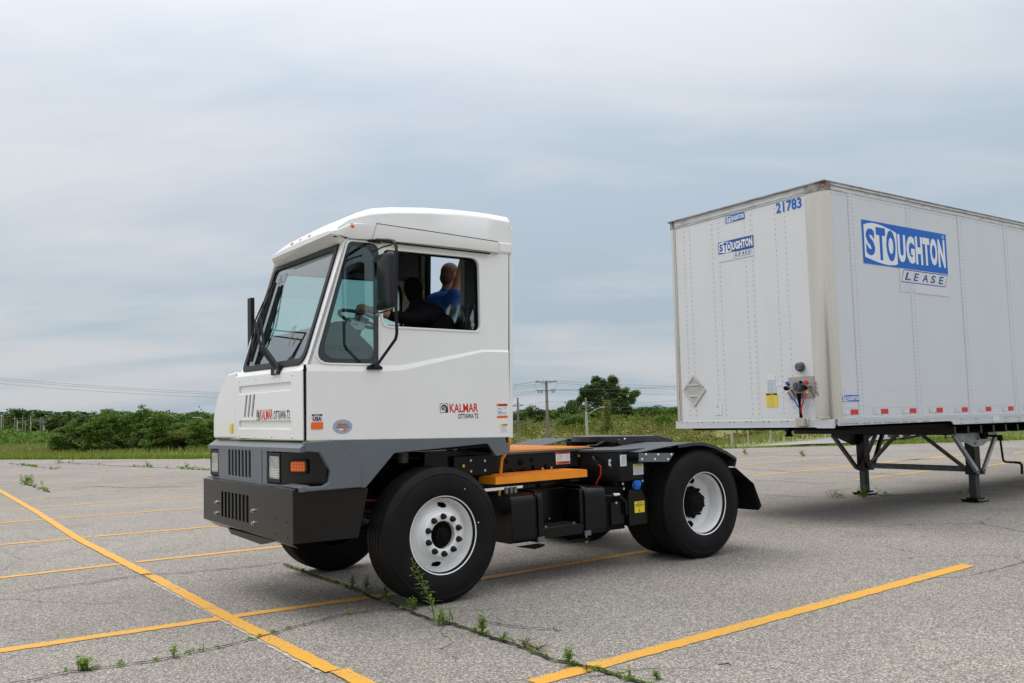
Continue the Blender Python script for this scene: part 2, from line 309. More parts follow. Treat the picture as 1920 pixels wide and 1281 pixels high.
# asphalt
def asphalt():
    m = bpy.data.materials.new('worn_asphalt'); m.use_nodes = True; t = m.node_tree; b = t.nodes['Principled BSDF']; n = t.nodes.new; L = t.links.new
    b.inputs['Roughness'].default_value = .88; b.inputs['Specular IOR Level'].default_value = .3
    tcn = n('ShaderNodeTexCoord')
    def vor(s):
        v = n('ShaderNodeTexVoronoi'); v.inputs['Scale'].default_value = s; v.inputs['Randomness'].default_value = 1; L(tcn.outputs['Object'], v.inputs[0]); return v
    def nz(s, d=5, r=.6):
        v = n('ShaderNodeTexNoise'); v.inputs['Scale'].default_value = s; v.inputs['Detail'].default_value = d; v.inputs['Roughness'].default_value = r; L(tcn.outputs['Object'], v.inputs[0]); return v
    v1 = vor(95); sp = n('ShaderNodeSeparateColor'); L(v1.outputs['Color'], sp.inputs[0])
    c = n('ShaderNodeValToRGB'); e = c.color_ramp.elements; e[0].position = 0; e[0].color = (.115, .110, .103, 1); e[1].position = 1; e[1].color = (.36, .345, .325, 1)
    q = e.new(.3); q.color = (.170, .163, .153, 1); q = e.new(.7); q.color = (.225, .216, .203, 1); q = e.new(.9); q.color = (.315, .30, .28, 1)
    L(sp.outputs[0], c.inputs[0])
    # joints between stones are darker
    dd = n('ShaderNodeMapRange'); L(v1.outputs['Distance'], dd.inputs[0]); dd.inputs[1].default_value = .25; dd.inputs[2].default_value = .75; dd.inputs[3].default_value = 1; dd.inputs[4].default_value = .5
    m1 = n('ShaderNodeMixRGB'); m1.blend_type = 'MULTIPLY'; m1.inputs[0].default_value = 1; L(c.outputs[0], m1.inputs[1]); L(dd.outputs[0], m1.inputs[2])
    big = nz(.22, 6, .62); mr = n('ShaderNodeMapRange'); L(big.outputs['Fac'], mr.inputs[0]); mr.inputs[1].default_value = .3; mr.inputs[2].default_value = .7; mr.inputs[3].default_value = .80; mr.inputs[4].default_value = 1.16
    m2 = n('ShaderNodeMixRGB'); m2.blend_type = 'MULTIPLY'; m2.inputs[0].default_value = 1; L(m1.outputs[0], m2.inputs[1]); L(mr.outputs[0], m2.inputs[2])
    st = nz(1.7, 8, .7); mr2 = n('ShaderNodeMapRange'); L(st.outputs['Fac'], mr2.inputs[0]); mr2.inputs[1].default_value = .58; mr2.inputs[2].default_value = .74; mr2.inputs[3].default_value = 1; mr2.inputs[4].default_value = .80
    m3 = n('ShaderNodeMixRGB'); m3.blend_type = 'MULTIPLY'; m3.inputs[0].default_value = 1; L(m2.outputs[0], m3.inputs[1]); L(mr2.outputs[0], m3.inputs[2])
    g = n('ShaderNodeMixRGB'); g.blend_type = 'MULTIPLY'; g.inputs[0].default_value = 1; g.inputs[2].default_value = (1.58, 1.49, 1.37, 1); L(m3.outputs[0], g.inputs[1])
    def mul(src, fac_socket):
        q_ = n('ShaderNodeMixRGB'); q_.blend_type = 'MULTIPLY'; q_.inputs[0].default_value = 1; L(src, q_.inputs[1]); L(fac_socket, q_.inputs[2]); return q_.outputs[0]
    def rng_(sock, a, z, lo, hi):
        k_ = n('ShaderNodeMapRange'); L(sock, k_.inputs[0]); k_.inputs[1].default_value = a; k_.inputs[2].default_value = z; k_.inputs[3].default_value = lo; k_.inputs[4].default_value = hi; return k_.outputs[0]
    # hairline cracks: edges of big warped cells, kept only in patches
    wn = nz(1.1, 5, .7); wv = n('ShaderNodeVectorMath'); wv.operation = 'MULTIPLY_ADD'; L(wn.outputs['Color'], wv.inputs[0]); wv.inputs[1].default_value = (.55, .55, 0); L(tcn.outputs['Object'], wv.inputs[2])
    ve = n('ShaderNodeTexVoronoi'); ve.feature = 'DISTANCE_TO_EDGE'; ve.inputs['Scale'].default_value = .33; L(wv.outputs[0], ve.inputs[0])
    crk = rng_(ve.outputs['Distance'], .0008, .0032, .42, 1); msk = rng_(nz(.30, 2, .5).outputs['Fac'], .50, .56, 0, 1)
    mxc = n('ShaderNodeMixRGB'); L(msk, mxc.inputs[0]); mxc.inputs[1].default_value = (1, 1, 1, 1); L(crk, mxc.inputs[2])
    # scattered dark stones and tar specks, faint oil spots
    v2 = vor(21); sc2 = n('ShaderNodeSeparateColor'); L(v2.outputs['Color'], sc2.inputs[0]); spk = rng_(sc2.outputs[1], .93, .95, 0, 1); near = rng_(v2.outputs['Distance'], .12, .25, .55, 1)
    mxs = n('ShaderNodeMixRGB'); L(spk, mxs.inputs[0]); mxs.inputs[1].default_value = (1, 1, 1, 1); L(near, mxs.inputs[2])
    v3 = vor(.8); sc3 = n('ShaderNodeSeparateColor'); L(v3.outputs['Color'], sc3.inputs[0]); sel = rng_(sc3.outputs[2], .80, .84, 0, 1); oil = rng_(v3.outputs['Distance'], .04, .30, .84, 1)
    mxo = n('ShaderNodeMixRGB'); L(sel, mxo.inputs[0]); mxo.inputs[1].default_value = (1, 1, 1, 1); L(oil, mxo.inputs[2])
    fin = mul(mul(mul(g.outputs[0], mxc.outputs[0]), mxs.outputs[0]), mxo.outputs[0])
    L(fin, b.inputs['Base Color'])
    bp = n('ShaderNodeBump'); bp.inputs['Strength'].default_value = .6; bp.inputs['Distance'].default_value = .006; bp.invert = True; L(v1.outputs['Distance'], bp.inputs['Height']); L(bp.outputs[0], b.inputs['Normal'])
    return m
asph = asphalt()
pl = [(-70, -40), (60, -40), (60, 31.9)] + [(x, y) for x, y in reversed(EDGE)] + [(-70, 66.2)]
# ragged lawn-side edge
pe = []
for i in range(len(EDGE)-1):
    (x0, y0), (x1, y1) = EDGE[i], EDGE[i+1]; k = 14
    for j in range(k): t = j/k; pe.append((x0+(x1-x0)*t, y0+(y1-y0)*t+random.uniform(-.12, .12)))
pe.append(EDGE[-1])
b = B(); b.plate([[(-70, -40), (60, -40), (60, 31.9)]+pe[::-1]+[(-70, 66.2)]], NZ(0), 0, asph); o = b.build('parking_lot'); tag(o, kind='structure')
b = B(); RD = [(6.5, 32.0), (8.62, 32.4), (11.5, 34.6), (14.01, 37.5), (18.02, 42.2), (24, 48), (60, 75), (62, 66), (26, 42.5), (18.18, 37.2), (14.6, 33.6), (11.8, 31.6)]
rz = [float(terr(np.float64(x), np.float64(y)))+.07 for x, y in RD]
roadm = mat('pale_road_asphalt', (.27, .265, .255), .85, var=.15, vscale=.6)
n_ = len(RD); vs = [(x, y, z) for (x, y), z in zip(RD, rz)]
fs = [(i, i+1, n_-2-i, n_-1-i) for i in range(n_//2-1)]
b.add(vs, fs, roadm); o = b.build('road'); tag(o, kind='structure')
# painted lines with ragged, worn edges
def linemat():
    m = bpy.data.materials.new('worn_yellow_paint'); m.use_nodes = True; t = m.node_tree; b = t.nodes['Principled BSDF']; n = t.nodes.new; L = t.links.new
    b.inputs['Roughness'].default_value = .7
    tcn = n('ShaderNodeTexCoord'); z = n('ShaderNodeTexNoise'); z.inputs['Scale'].default_value = 55; z.inputs['Detail'].default_value = 6; z.inputs['Roughness'].default_value = .75; L(tcn.outputs['Object'], z.inputs[0])
    z2 = n('ShaderNodeTexNoise'); z2.inputs['Scale'].default_value = 2.2; z2.inputs['Detail'].default_value = 4; L(tcn.outputs['Object'], z2.inputs[0])
    ad = n('ShaderNodeMath'); ad.operation = 'MULTIPLY_ADD'; ad.inputs[1].default_value = .35; L(z2.outputs['Fac'], ad.inputs[0]); L(z.outputs['Fac'], ad.inputs[2])
    c = n('ShaderNodeValToRGB'); e = c.color_ramp.elements; e[0].position = .74; e[0].color = (.64, .325, .028, 1); e[1].position = .80; e[1].color = (.22, .17, .11, 1)
    q = e.new(.6); q.color = (.56, .27, .02, 1)
    L(ad.outputs[0], c.inputs[0]); L(c.outputs[0], b.inputs['Base Color'])
    v = n('ShaderNodeTexVoronoi'); v.inputs['Scale'].default_value = 72; L(tcn.outputs['Object'], v.inputs[0])
    bp = n('ShaderNodeBump'); bp.inputs['Strength'].default_value = .5; bp.inputs['Distance'].default_value = .004; bp.invert = True; L(v.outputs['Distance'], bp.inputs['Height']); L(bp.outputs[0], b.inputs['Normal'])
    return m
yl = linemat()
ylf = mat('faded_yellow_paint', (.52, .36, .13), .8, col2=(.30, .26, .19), vscale=6, band=(.45, .6))
ghost = mat('faded_old_paint', (.44, .40, .34), .85, col2=(.30, .275, .24), vscale=14, band=(.4, .6))
crackm = mat('crack_earth', (.040, .034, .025), .95, spec=.1)
def strip(p, q, w, z, m, b, jag=.007, step=.12, taper=False):
    p = Vector(p).to_3d(); q = Vector(q).to_3d(); d = q-p; L_ = d.length; d.normalize(); s_ = Vector((-d.y, d.x, 0)); n = max(2, int(L_/step))
    vs = []
    for i in range(n+1):
        c = p+d*L_*i/n; ww = w/2
        vs += [c+s_*(ww+random.uniform(-jag, jag))+Vector((0, 0, z)), c-s_*(ww+random.uniform(-jag, jag))+Vector((0, 0, z))]
    b.add(vs, [(2*i, 2*i+1, 2*i+3, 2*i+2) for i in range(n)], m)
LINES = [([(.06, 4.86), (3.93, 7.87)], .125, yl), ([(-3.39, 5.88), (-2.17, 6.66)], .12, yl), ([(-2.12, 6.70), (-1.1, 7.3)], .115, yl), ([(-1.09, 7.32), (1.33, 9.18)], .11, yl),
 ([(-6.3, 7.7), (-5.02, 8.7)], .11, yl), ([(-5.02, 8.7), (-4.05, 9.40)], .11, yl), ([(-4.02, 9.43), (1.2, 12.75)], .11, yl), ([(-6.44, 11.14), (-5.55, 11.66)], .11, yl), ([(-5.52, 11.68), (-1.8, 13.75)], .11, yl),
 ([(-7.92, 13.69), (-7.28, 14.1)], .11, yl), ([(-7.26, 14.11), (-3.2, 16.4)], .11, yl), ([(-9.15, 15.82), (-4.6, 18.55)], .10, yl), ([(-10.33, 17.85), (-6.0, 20.2)], .10, ylf), ([(-11.76, 20.31), (-7.3, 22.4)], .10, ylf),
 ([(-12.83, 22.16), (-9.0, 24.0)], .10, ylf), ([(-14.13, 24.39), (-10.6, 26.4)], .10, ylf), ([(-15.36, 26.52), (-12.0, 29.1)], .10, ylf),
 ([(4.9, 18.54), (7.8, 20.61)], .11, yl), ([(7.8, 20.61), (12.45, 24.08)], .11, yl), ([(5.36, 21.79), (9.61, 24.95)], .10, ylf), ([(6.4, 16.86), (8.79, 18.66)], .11, yl), ([(9.93, 19.12), (13.2, 21.8)], .11, yl),
 ([(5.98, 24.16), (9.72, 27.34)], .10, ylf), ([(8.33, 14.9), (10.6, 16.5)], .11, yl), ([(8.64, 21.45), (11.54, 23.14)], .10, ylf), ([(6.87, 27.4), (8.96, 29.1)], .10, ylf), ([(13.18, 23.59), (14.79, 24.86)], .10, ylf),
 ([(5.36, 21.4), (13.5, 20.1)], .09, ylf)]
THICK = [[(-16.5, 27.2), (-8.25, 15.33)], [(-8.25, 15.33), (-5.64, 11.49)], [(-5.64, 11.49), (-3.59, 8.66)], [(-3.56, 8.63), (-2.21, 6.73)], [(-2.21, 6.73), (-1.08, 5.18)], [(-1.045, 5.19), (-.63, 4.60)]]
for p, w, m_ in LINES:
    b = B(); strip(*p, w, .004, m_, b, step=.05 if p[0][1] < 12 else .5); o = b.build('painted_line', fix=False); tag(o, kind='structure')
b = B()
for i, p in enumerate(THICK): strip(*p, .105 if p[0][1] < 16 else .105, .008 if i < 3 else .0085, yl, b, step=.05)
o = b.build('painted_line', fix=False); tag(o, kind='structure')
b = B(); strip((-3.31, 8.165), (-1.15, 5.165), .032, .0035, ghost, b, jag=.010, step=.05); o = b.build('painted_line', fix=False); tag(o, kind='structure')
CR = [[(-2.37, 9.02), (-2.04, 8.52), (-1.8, 8.16), (-1.54, 7.82), (-1.39, 7.58), (-1.17, 7.21), (-.98, 6.93), (-.81, 6.65), (-.67, 6.44), (-.5, 6.26), (-.38, 6.13), (-.2, 5.86), (-.06, 5.67), (.07, 5.45), (.19, 5.26), (.28, 5.2), (.42, 5.05), (.57, 4.85), (.8, 4.6)],
[(-3.0, 5.0), (-2.88, 5.11), (-2.76, 5.22), (-2.65, 5.32), (-2.39, 5.42), (-2.2, 5.52), (-2.07, 5.68), (-1.9, 5.8), (-1.76, 6.0), (-1.68, 6.11), (-1.55, 6.3), (-1.43, 6.46), (-1.24, 6.65), (-1.02, 6.75), (-.81, 6.65)],
[(-4.4, 7.87), (-4.24, 8.01), (-4.12, 8.14), (-3.92, 8.23), (-3.77, 8.44), (-3.58, 8.58), (-3.24, 8.64), (-2.98, 8.76), (-2.65, 8.89), (-2.38, 9.06)],
[(3.93, 14.58), (4.12, 14.33), (4.42, 13.97), (4.85, 13.75), (5.49, 13.72), (6.02, 13.81), (6.71, 13.86), (7.12, 13.55), (7.43, 13.11)],
[(5.16, 20.64), (5.66, 20.02), (5.99, 19.16), (6.68, 18.85), (7.09, 18.18), (7.65, 17.48)], [(4.64, 17.55), (5.14, 16.82), (5.56, 16.28), (6.11, 16.19)],
[(-.28, 6.27), (-.06, 6.12), (.12, 6.04), (.29, 5.93)], [(-13.38, 24.1), (-11.95, 22.01), (-11.4, 21.34), (-10.28, 19.68)],
[(-19.13, 37.02), (-16.76, 34.23), (-14.79, 32.19), (-13.21, 30.76), (-11.41, 29.0), (-9.22, 26.9)], [(-21.02, 36.84), (-19.36, 34.85), (-17.14, 32.06), (-15.63, 30.44)],
[(6.5, 25.62), (7.44, 25.68), (8.82, 24.82), (9.44, 24.13), (10.47, 23.22)], [(6.99, 15.98), (7.64, 15.38), (8.82, 15.52)], [(-10.7, 21.09), (-9.96, 21.13), (-8.62, 20.36), (-7.12, 20.26)]]
CW = [.032, .016, .020, .03, .035, .03, .012, .06, .06, .06, .05, .03, .045]
def crackpath(pts, step=.03, amp=.018):
    out_ = []
    for (x0, y0), (x1, y1) in zip(pts, pts[1:]):
        L_ = math.hypot(x1-x0, y1-y0); n = max(1, int(L_/step))
        for k in range(n): t = k/n; out_.append((x0+(x1-x0)*t+random.gauss(0, amp), y0+(y1-y0)*t+random.gauss(0, amp)))
    out_.append(pts[-1]); return out_
b = B()
for ci, (pts, w) in enumerate(zip(CR, CW)):
    far = pts[0][1] > 12; P = crackpath(pts, .05 if not far else .25, .009 if not far else .04); n = len(P); vs = []
    for i in range(n):
        x, y = P[i]; x2, y2 = P[min(i+1, n-1)]; x1, y1 = P[max(i-1, 0)]; d = Vector((x2-x1, y2-y1, 0)); d.normalize(); s_ = Vector((-d.y, d.x, 0))
        ww = w*random.uniform(.5, 1.25)/2*(1 if 0 < i < n-1 else .1); c = Vector((x, y, .0115+ci*.0001)); vs += [c+s_*ww, c-s_*ww]
    b.add(vs, [(2*i, 2*i+1, 2*i+3, 2*i+2) for i in range(n-1)], crackm)
o = b.build('pavement_crack', fix=False); tag(o, kind='structure')
# ================================================================ VEGETATION
def leafmat(name, cols, tr=.25): return mat(name, cols[0], .6, isl=cols, transl=tr, spec=.25)
LF_dark = leafmat('dark_foliage', [(0.026, 0.054, 0.013), (0.047, 0.088, 0.016), (0.073, 0.126, 0.023), (0.103, 0.163, 0.029)])
LF_mid = leafmat('mid_foliage', [(0.045, 0.091, 0.012), (0.080, 0.153, 0.019), (0.125, 0.213, 0.025), (0.188, 0.274, 0.035)])
LF_pale = leafmat('pale_foliage', [(0.080, 0.108, 0.020), (0.133, 0.166, 0.031), (0.185, 0.216, 0.038), (0.249, 0.245, 0.054)])
LF_grey = leafmat('grey_green_foliage', [(0.073, 0.079, 0.035), (0.115, 0.113, 0.048), (0.164, 0.146, 0.065), (0.211, 0.171, 0.091)])
LF_hill = leafmat('goldenrod_foliage', [(0.051, 0.074, 0.011), (0.090, 0.110, 0.016), (0.149, 0.158, 0.024), (0.226, 0.189, 0.036), (0.285, 0.210, 0.048)])
LF_hilld = leafmat('brush_foliage', [(0.039, 0.071, 0.009), (0.071, 0.122, 0.014), (0.123, 0.178, 0.020), (0.176, 0.229, 0.026)])
LF_grass = leafmat('verge_grass', [(0.093, 0.149, 0.015), (0.147, 0.224, 0.022), (0.222, 0.292, 0.034), (0.313, 0.329, 0.058)], .3)
LF_dry = leafmat('dry_grass', [(0.140, 0.190, 0.038), (0.200, 0.225, 0.055), (0.250, 0.240, 0.076), (0.160, 0.200, 0.038)], .2)
LF_weed = leafmat('weed_leaf', [(0.156, 0.264, 0.026), (0.109, 0.197, 0.019), (0.175, 0.304, 0.028), (0.264, 0.411, 0.041), (0.351, 0.480, 0.062)], .35)
LF_red = leafmat('reddish_weed', [(0.230, 0.078, 0.036), (0.307, 0.140, 0.048), (0.134, 0.140, 0.030)], .2)
bark = mat('tree_bark', (.10, .085, .07), .9, var=.5, vscale=6, stretch=(1, 1, .25), bump=.6, bscale=12)
def rand_rot(n):
    q = rng.normal(size=(n, 4)); q /= np.linalg.norm(q, axis=1)[:, None]; w, x, y, z = q.T
    return np.stack([np.stack([1-2*(y*y+z*z), 2*(x*y-z*w), 2*(x*z+y*w)], -1), np.stack([2*(x*y+z*w), 1-2*(x*x+z*z), 2*(y*z-x*w)], -1)], 1)   # two axes
def leaves(c, size, asp=.6):
    n = len(c); Rm = rand_rot(n); s = size*rng.uniform(.6, 1.35, n)[:, None] if np.isscalar(size) else (size*rng.uniform(.7, 1.3, n))[:, None]
    a = Rm[:, 0]*s; b = Rm[:, 1]*s*asp
    v = np.stack([c-a, c-b*1.0, c+a, c+b*1.0], 1).reshape(-1, 3); f = np.arange(4*n).reshape(n, 4); return v, f
def clumps(cc, cr, per, flat=.8):
    """leaf centres in clumps (denser towards each clump's skin)"""
    n = len(cc); d = rng.normal(size=(n, per, 3)); d /= np.linalg.norm(d, axis=2)[..., None]; r = rng.uniform(.25, 1, (n, per))**.5
    d *= (r*np.asarray(cr)[:, None])[..., None]; d[..., 2] *= flat; return (cc[:, None]+d).reshape(-1, 3)
def tree_mesh(h, wd, th, lf, ls, nl=9, ncl=70, per=38, shape='round', cr=.16, seed=0):
    """returns (crown verts, faces, trunk builder), base at origin; wd crown radius, th clear trunk"""
    r_ = np.random.default_rng(seed); lob = []
    ch = h-th
    for i in range(nl):
        if shape == 'round': zf = r_.uniform(.12, .9); rad = wd*math.sqrt(max(.05, 1-((zf-.45)/.6)**2))*r_.uniform(.35, .75)
        elif shape == 'col': zf = (i+.5)/nl; rad = wd*(1.05-zf)**.55*r_.uniform(.1, .5)
        else: zf = r_.uniform(.05, .8); rad = wd*r_.uniform(.2, .8)
        a = i*2.4+r_.uniform(-.5, .5); lob.append((rad*math.cos(a), rad*math.sin(a), th+ch*zf))
    lob = np.array(lob); lr = (wd*.42 if shape != 'col' else wd*.6)*r_.uniform(.7, 1.15, nl)
    cc = []
    for (x, y, z), R_ in zip(lob, lr):
        k = max(3, ncl//nl); d = r_.normal(size=(k, 3)); d /= np.linalg.norm(d, axis=1)[:, None]; d *= (R_*r_.uniform(.35, 1.08, k)**.7)[:, None]; d[:, 2] *= .8; cc.append(d+[x, y, z])
    cc = np.vstack(cc); cc[:, 2] = np.maximum(cc[:, 2], th*.8+.05)
    L_ = clumps(cc, wd*cr*r_.uniform(.6, 1.5, len(cc)), per); L_[:, 2] = np.maximum(L_[:, 2], .03); v, f = leaves(L_, ls)
    b = B(); tr_ = max(.03, h*.018)
    b.tube([(0, 0, -.15), (tr_*.3, 0, th*.6+.1), (-tr_*.4, tr_*.2, th+ch*.45), (0, 0, th+ch*.8)], [tr_*1.35, tr_, tr_*.6, tr_*.15], bark, 7)
    for (x, y, z), R_ in list(zip(lob, lr))[:9]:
        z0 = max(.1, z-max(R_, .3*abs(x)+.3*abs(y))*1.1); b.tube([(0, 0, z0*.85), (x*.45, y*.45, (z0+z)/2), (x*.95, y*.95, z+R_*.3)], [tr_*.5, tr_*.32, tr_*.08], bark, 5)
    return v, f, b
def tree(name, h, wd, th, lf, ls, **k):
    v, f, b = tree_mesh(h, wd, th, lf, ls, **k)
    r_ = root(name); arrays('crown', v, f, lf, parent=r_); b.build('trunk', r_, smooth=60, fix=False); return r_
def place(o, x, y, s, rz, label, cat, group, dz=0, sz=None):
    o.location = (x, y, float(terr(np.float64(x), np.float64(y)))+dz); o.scale = (s, s, sz or s); o.rotation_euler = (0, 0, rz); tag(o, label, cat, group); return o
def polar(pxx, d):
    """direction by azimuth fraction of the view, distance d (layout only)"""
    t = (pxx-960)/1656.6; return t*d, d
# far wood on the left: individual crowns 180-260 m away
proto = [tree('far_tree', 7.6, 4.2, 1.0, LF_dark, .34, ncl=110, per=26, nl=11, seed=s_, cr=.2) for s_ in (1, 2, 3)]
protoM = [tree('far_tree', 6.6, 4.0, .6, LF_mid, .33, ncl=110, per=26, nl=11, seed=s_, cr=.2) for s_ in (4, 5)]
used = set()
def inst(p):
    if p.name in used: return copy_tree(p)
    used.add(p.name); return p
G1 = 'trees of the distant wood on the left'
k = 0
spec = [(-14, 776, 1.05), (18, 773, 1.1), (38, 772, 1), (62, 772, 1.15), (82, 777, .9), (100, 776, .95), (118, 775, 1), (136, 777, .95), (156, 776, 1), (176, 779, .9), (196, 776, 1), (218, 776, 1), (240, 779, .95), (262, 777, 1), (286, 776, 1.05), (310, 779, .9), (332, 778, 1), (352, 780, .95), (372, 775, 1.05), (398, 777, 1.05), (420, 777, 1), (445, 776, 1.0)]+[(470+i*27, 775+(i*7 % 5), 1.05) for i in range(17)]
for i, (pxx, top, s_) in enumerate(spec):
    d = 205+random.uniform(-25, 35); x, y = polar(pxx, d); zt = 1.44+(804-.03*pxx-top)/1656.6*d
    p = (proto[i % 3] if pxx < 230 or i % 3 == 0 else protoM[i % 2]); o = inst(p); hh = 7.6 if p in proto else 6.6
    place(o, x, y, s_*1.0, random.uniform(0, 6), 'round dark tree in the distant wood beyond the meadow at the left', 'tree', G1, 0, max(.5, (zt+.1)/hh))
# understory band closing the gaps below those crowns
cc = []
for i in range(900):
    pxx = random.uniform(-60, 930); d = random.uniform(175, 250); x, y = polar(pxx, d); cc.append((x, y, random.uniform(.2, 3.4)))
cc = np.array(cc); L_ = clumps(cc, rng.uniform(.9, 2.2, len(cc)), 26); v, f = leaves(L_, .34); o = arrays('woodland_undergrowth', v, f, LF_dark); tag(o, kind='stuff')
# mid-distance brush on the far left
cc = []
for i in range(420):
    pxx = random.uniform(-80, 90+random.uniform(0, 80)); d = random.uniform(75, 125); x, y = polar(pxx, d); cc.append((x, y, random.uniform(0, 1.0)*(1.2-abs(pxx-10)/140)*(.4+.6*abs(math.sin(pxx*.09+d*.05)))))
cc = np.array(cc); cc[:, 2] = np.clip(cc[:, 2], .1, 3); L_ = clumps(cc, rng.uniform(.35, .9, len(cc)), 40); v, f = leaves(L_, .13); o = arrays('meadow_brush', v, f, LF_mid); tag(o, kind='stuff')
# thicket of saplings just past the lot on the left
sap = [tree('sapling_tree', 3.2, .95, .1, LF_mid, .06, shape='col', nl=12, ncl=150, per=46, cr=.26, seed=s_) for s_ in (11, 12)]
sapd = [tree('sapling_tree', 3.0, 1.0, .1, LF_dark, .06, shape='col', nl=12, ncl=150, per=46, cr=.26, seed=s_) for s_ in (13,)]
sapp = [tree('willow_shrub', 2.2, 1.15, .05, LF_pale, .055, shape='round', nl=10, ncl=150, per=46, cr=.22, seed=s_) for s_ in (14,)]
thick = [(122, 800, 0, 'slender sapling with thin foliage at the meadow end of the thicket'), (108, 812, 0, None), (142, 788, 0, None), (158, 783, 2, None), (170, 792, 0, None), (184, 780, 0, None), (200, 768, 0, 'tallest thin sapling in the left half of the thicket'), (214, 775, 0, None), (208, 812, 3, 'yellow-green rounded shrub low in the middle of the thicket'),
 (228, 782, 2, None), (244, 774, 0, None), (262, 766, 0, 'tall bushy sapling standing highest in the thicket'), (278, 786, 2, None), (292, 776, 0, None), (307, 774, 0, None), (322, 787, 2, None), (338, 792, 0, None), (352, 800, 3, 'pale shrub in front of the thicket near the truck bumper'), (366, 786, 0, None), (380, 790, 2, None), (396, 784, 0, None), (150, 808, 2, None), (235, 800, 0, None), (300, 798, 2, None), (330, 806, 3, None), (375, 806, 0, None), (270, 806, 2, None), (190, 806, 2, None)]
for i, (pxx, top, kd, lb) in enumerate(thick):
    d = 51+random.uniform(-1.5, 3.5)-pxx*.008; x, y = polar(pxx, d); zt = 1.44+(804-.03*pxx-top)/1656.6*d
    p = [sap[i % 2], sap[(i+1) % 2], sapd[0], sapp[0]][kd]; o = inst(p); hh = {0: 3.2, 1: 3.2, 2: 3.0, 3: 2.2}[kd]
    place(o, x, y, random.uniform(.8, 1.1), random.uniform(0, 6), lb or ['green sapling in the thicket left of the truck cab', '', 'dark green sapling in the thicket left of the truck cab', 'pale green shrub in the thicket left of the truck cab'][kd], 'tree', 'saplings of the thicket beyond the lot' if not lb else None, -.05, max(.3, zt/hh))
# verge grass along the lot edge
def blades(px_, py_, h, w, m, name, nseg=1, base=None):
    n = len(px_); z = terr(px_, py_) if base is None else base; a = rng.uniform(0, 6.283, n); hh = h*rng.uniform(.5, 1.2, n); lean = rng.normal(0, .28, (n, 2))*hh[:, None]
    dx = np.cos(a)*w/2; dy = np.sin(a)*w/2
    v = np.stack([np.stack([px_-dx, py_-dy, z-.02], -1), np.stack([px_+dx, py_+dy, z-.02], -1), np.stack([px_+lean[:, 0], py_+lean[:, 1], z+hh], -1)], 1).reshape(-1, 3)
    o = arrays(name, v, np.arange(3*n).reshape(n, 3), m); tag(o, kind='stuff'); return o
n = 26000; gx = rng.uniform(-30, 26, n); gy = edge_y(gx)+.25+rng.exponential(1.1, n); az_ = np.degrees(np.arctan2(gx, gy))
hk = np.where(az_ < -15, .22, np.where(az_ < 14, .16, .08)); keep = (az_ < 14) | (rng.uniform(0, 1, n) < .8)
onroad = (gx > 6.3) & (gx < 12.2) & (gy > 31.6) & (gy < 34); keep &= ~onroad
blades(gx[keep], gy[keep], hk[keep], .05, LF_grass, 'verge_grass')
n = 15000; d = rng.uniform(44, 110, n); t = rng.uniform(-.62, -.32, n); gx = t*d; gy = d; keep = gy > edge_y(gx)+1; blades(gx[keep], gy[keep], .30, .09, LF_dry, 'meadow_grass')
# hillside beyond the truck: brush with goldenrod
def hillmass(n, p0, p1, d0, d1, size, ls, m, name, per=34, top=None):
    cc = []
    while len(cc) < n:
        pxx = random.uniform(p0, p1); d = random.uniform(d0, d1); x, y = polar(pxx, d); z = float(terr(np.float64(x), np.float64(y))); cc.append((x, y, z+random.uniform(0, size*.7)))
    cc = np.array(cc); L_ = clumps(cc, size*rng.uniform(.5, 1.3, len(cc)), per, .9); v, f = leaves(L_, ls); o = arrays(name, v, f, m); tag(o, kind='stuff'); return o
hillmass(900, 900, 1330, 92, 146, .75, .10, LF_hill, 'goldenrod_brush', 44)
hillmass(320, 900, 1330, 112, 160, 1.0, .13, LF_hilld, 'hillside_brush', 44)
hillmass(170, 1255, 1570, 64, 96, .5, .10, LF_hill, 'goldenrod_brush', 40)
d = rng.uniform(38, 100, 14000); t = rng.uniform(-.02, .42, 14000); gx = t*d; keep = d > edge_y(gx)+1; blades(gx[keep], d[keep], .22, .08, LF_dry, 'hill_grass')
# hedge of trees along the crest
G2 = 'trees along the crest of the hillside behind the truck'
cp = [tree('crest_tree', 5, 2.9, .4, LF_mid, .17, ncl=150, per=34, nl=10, seed=s_, cr=.2) for s_ in (21, 22)]+[tree('crest_tree', 5, 2.9, .5, LF_dark, .17, ncl=150, per=34, nl=10, seed=23, cr=.2)]
crest = [(900, 776, 1), (935, 772, 0), (962, 771, 2), (985, 769, 0), (1003, 764, 2), (1018, 772, 0), (1040, 767, 1), (1058, 757, 2), (1072, 770, 0), (1085, 768, 1), (1095, 760, 2), (1110, 768, 0), (1130, 758, 2), (1150, 762, 2), (1172, 766, 2), (1190, 765, 1), (1208, 768, 2), (1222, 766, 0), (1238, 762, 2), (1250, 766, 1), (1268, 768, 2), (1290, 769, 0), (1320, 768, 1), (1350, 768, 2)]
for i, (pxx, top, kd) in enumerate(crest):
    d = 148+random.uniform(-6, 10); x, y = polar(pxx, d); zb = float(terr(np.float64(x), np.float64(y))); zt = 1.44+(804-.03*pxx-top)/1656.6*d
    o = inst(cp[kd]); place(o, x, y, random.uniform(.75, 1.0), random.uniform(0, 6), 'rounded green tree in the row along the hillside crest' if kd < 2 else 'dark green tree in the row along the hillside crest', 'tree', G2, -.3, max(.4, (zt-zb+.3)/5))
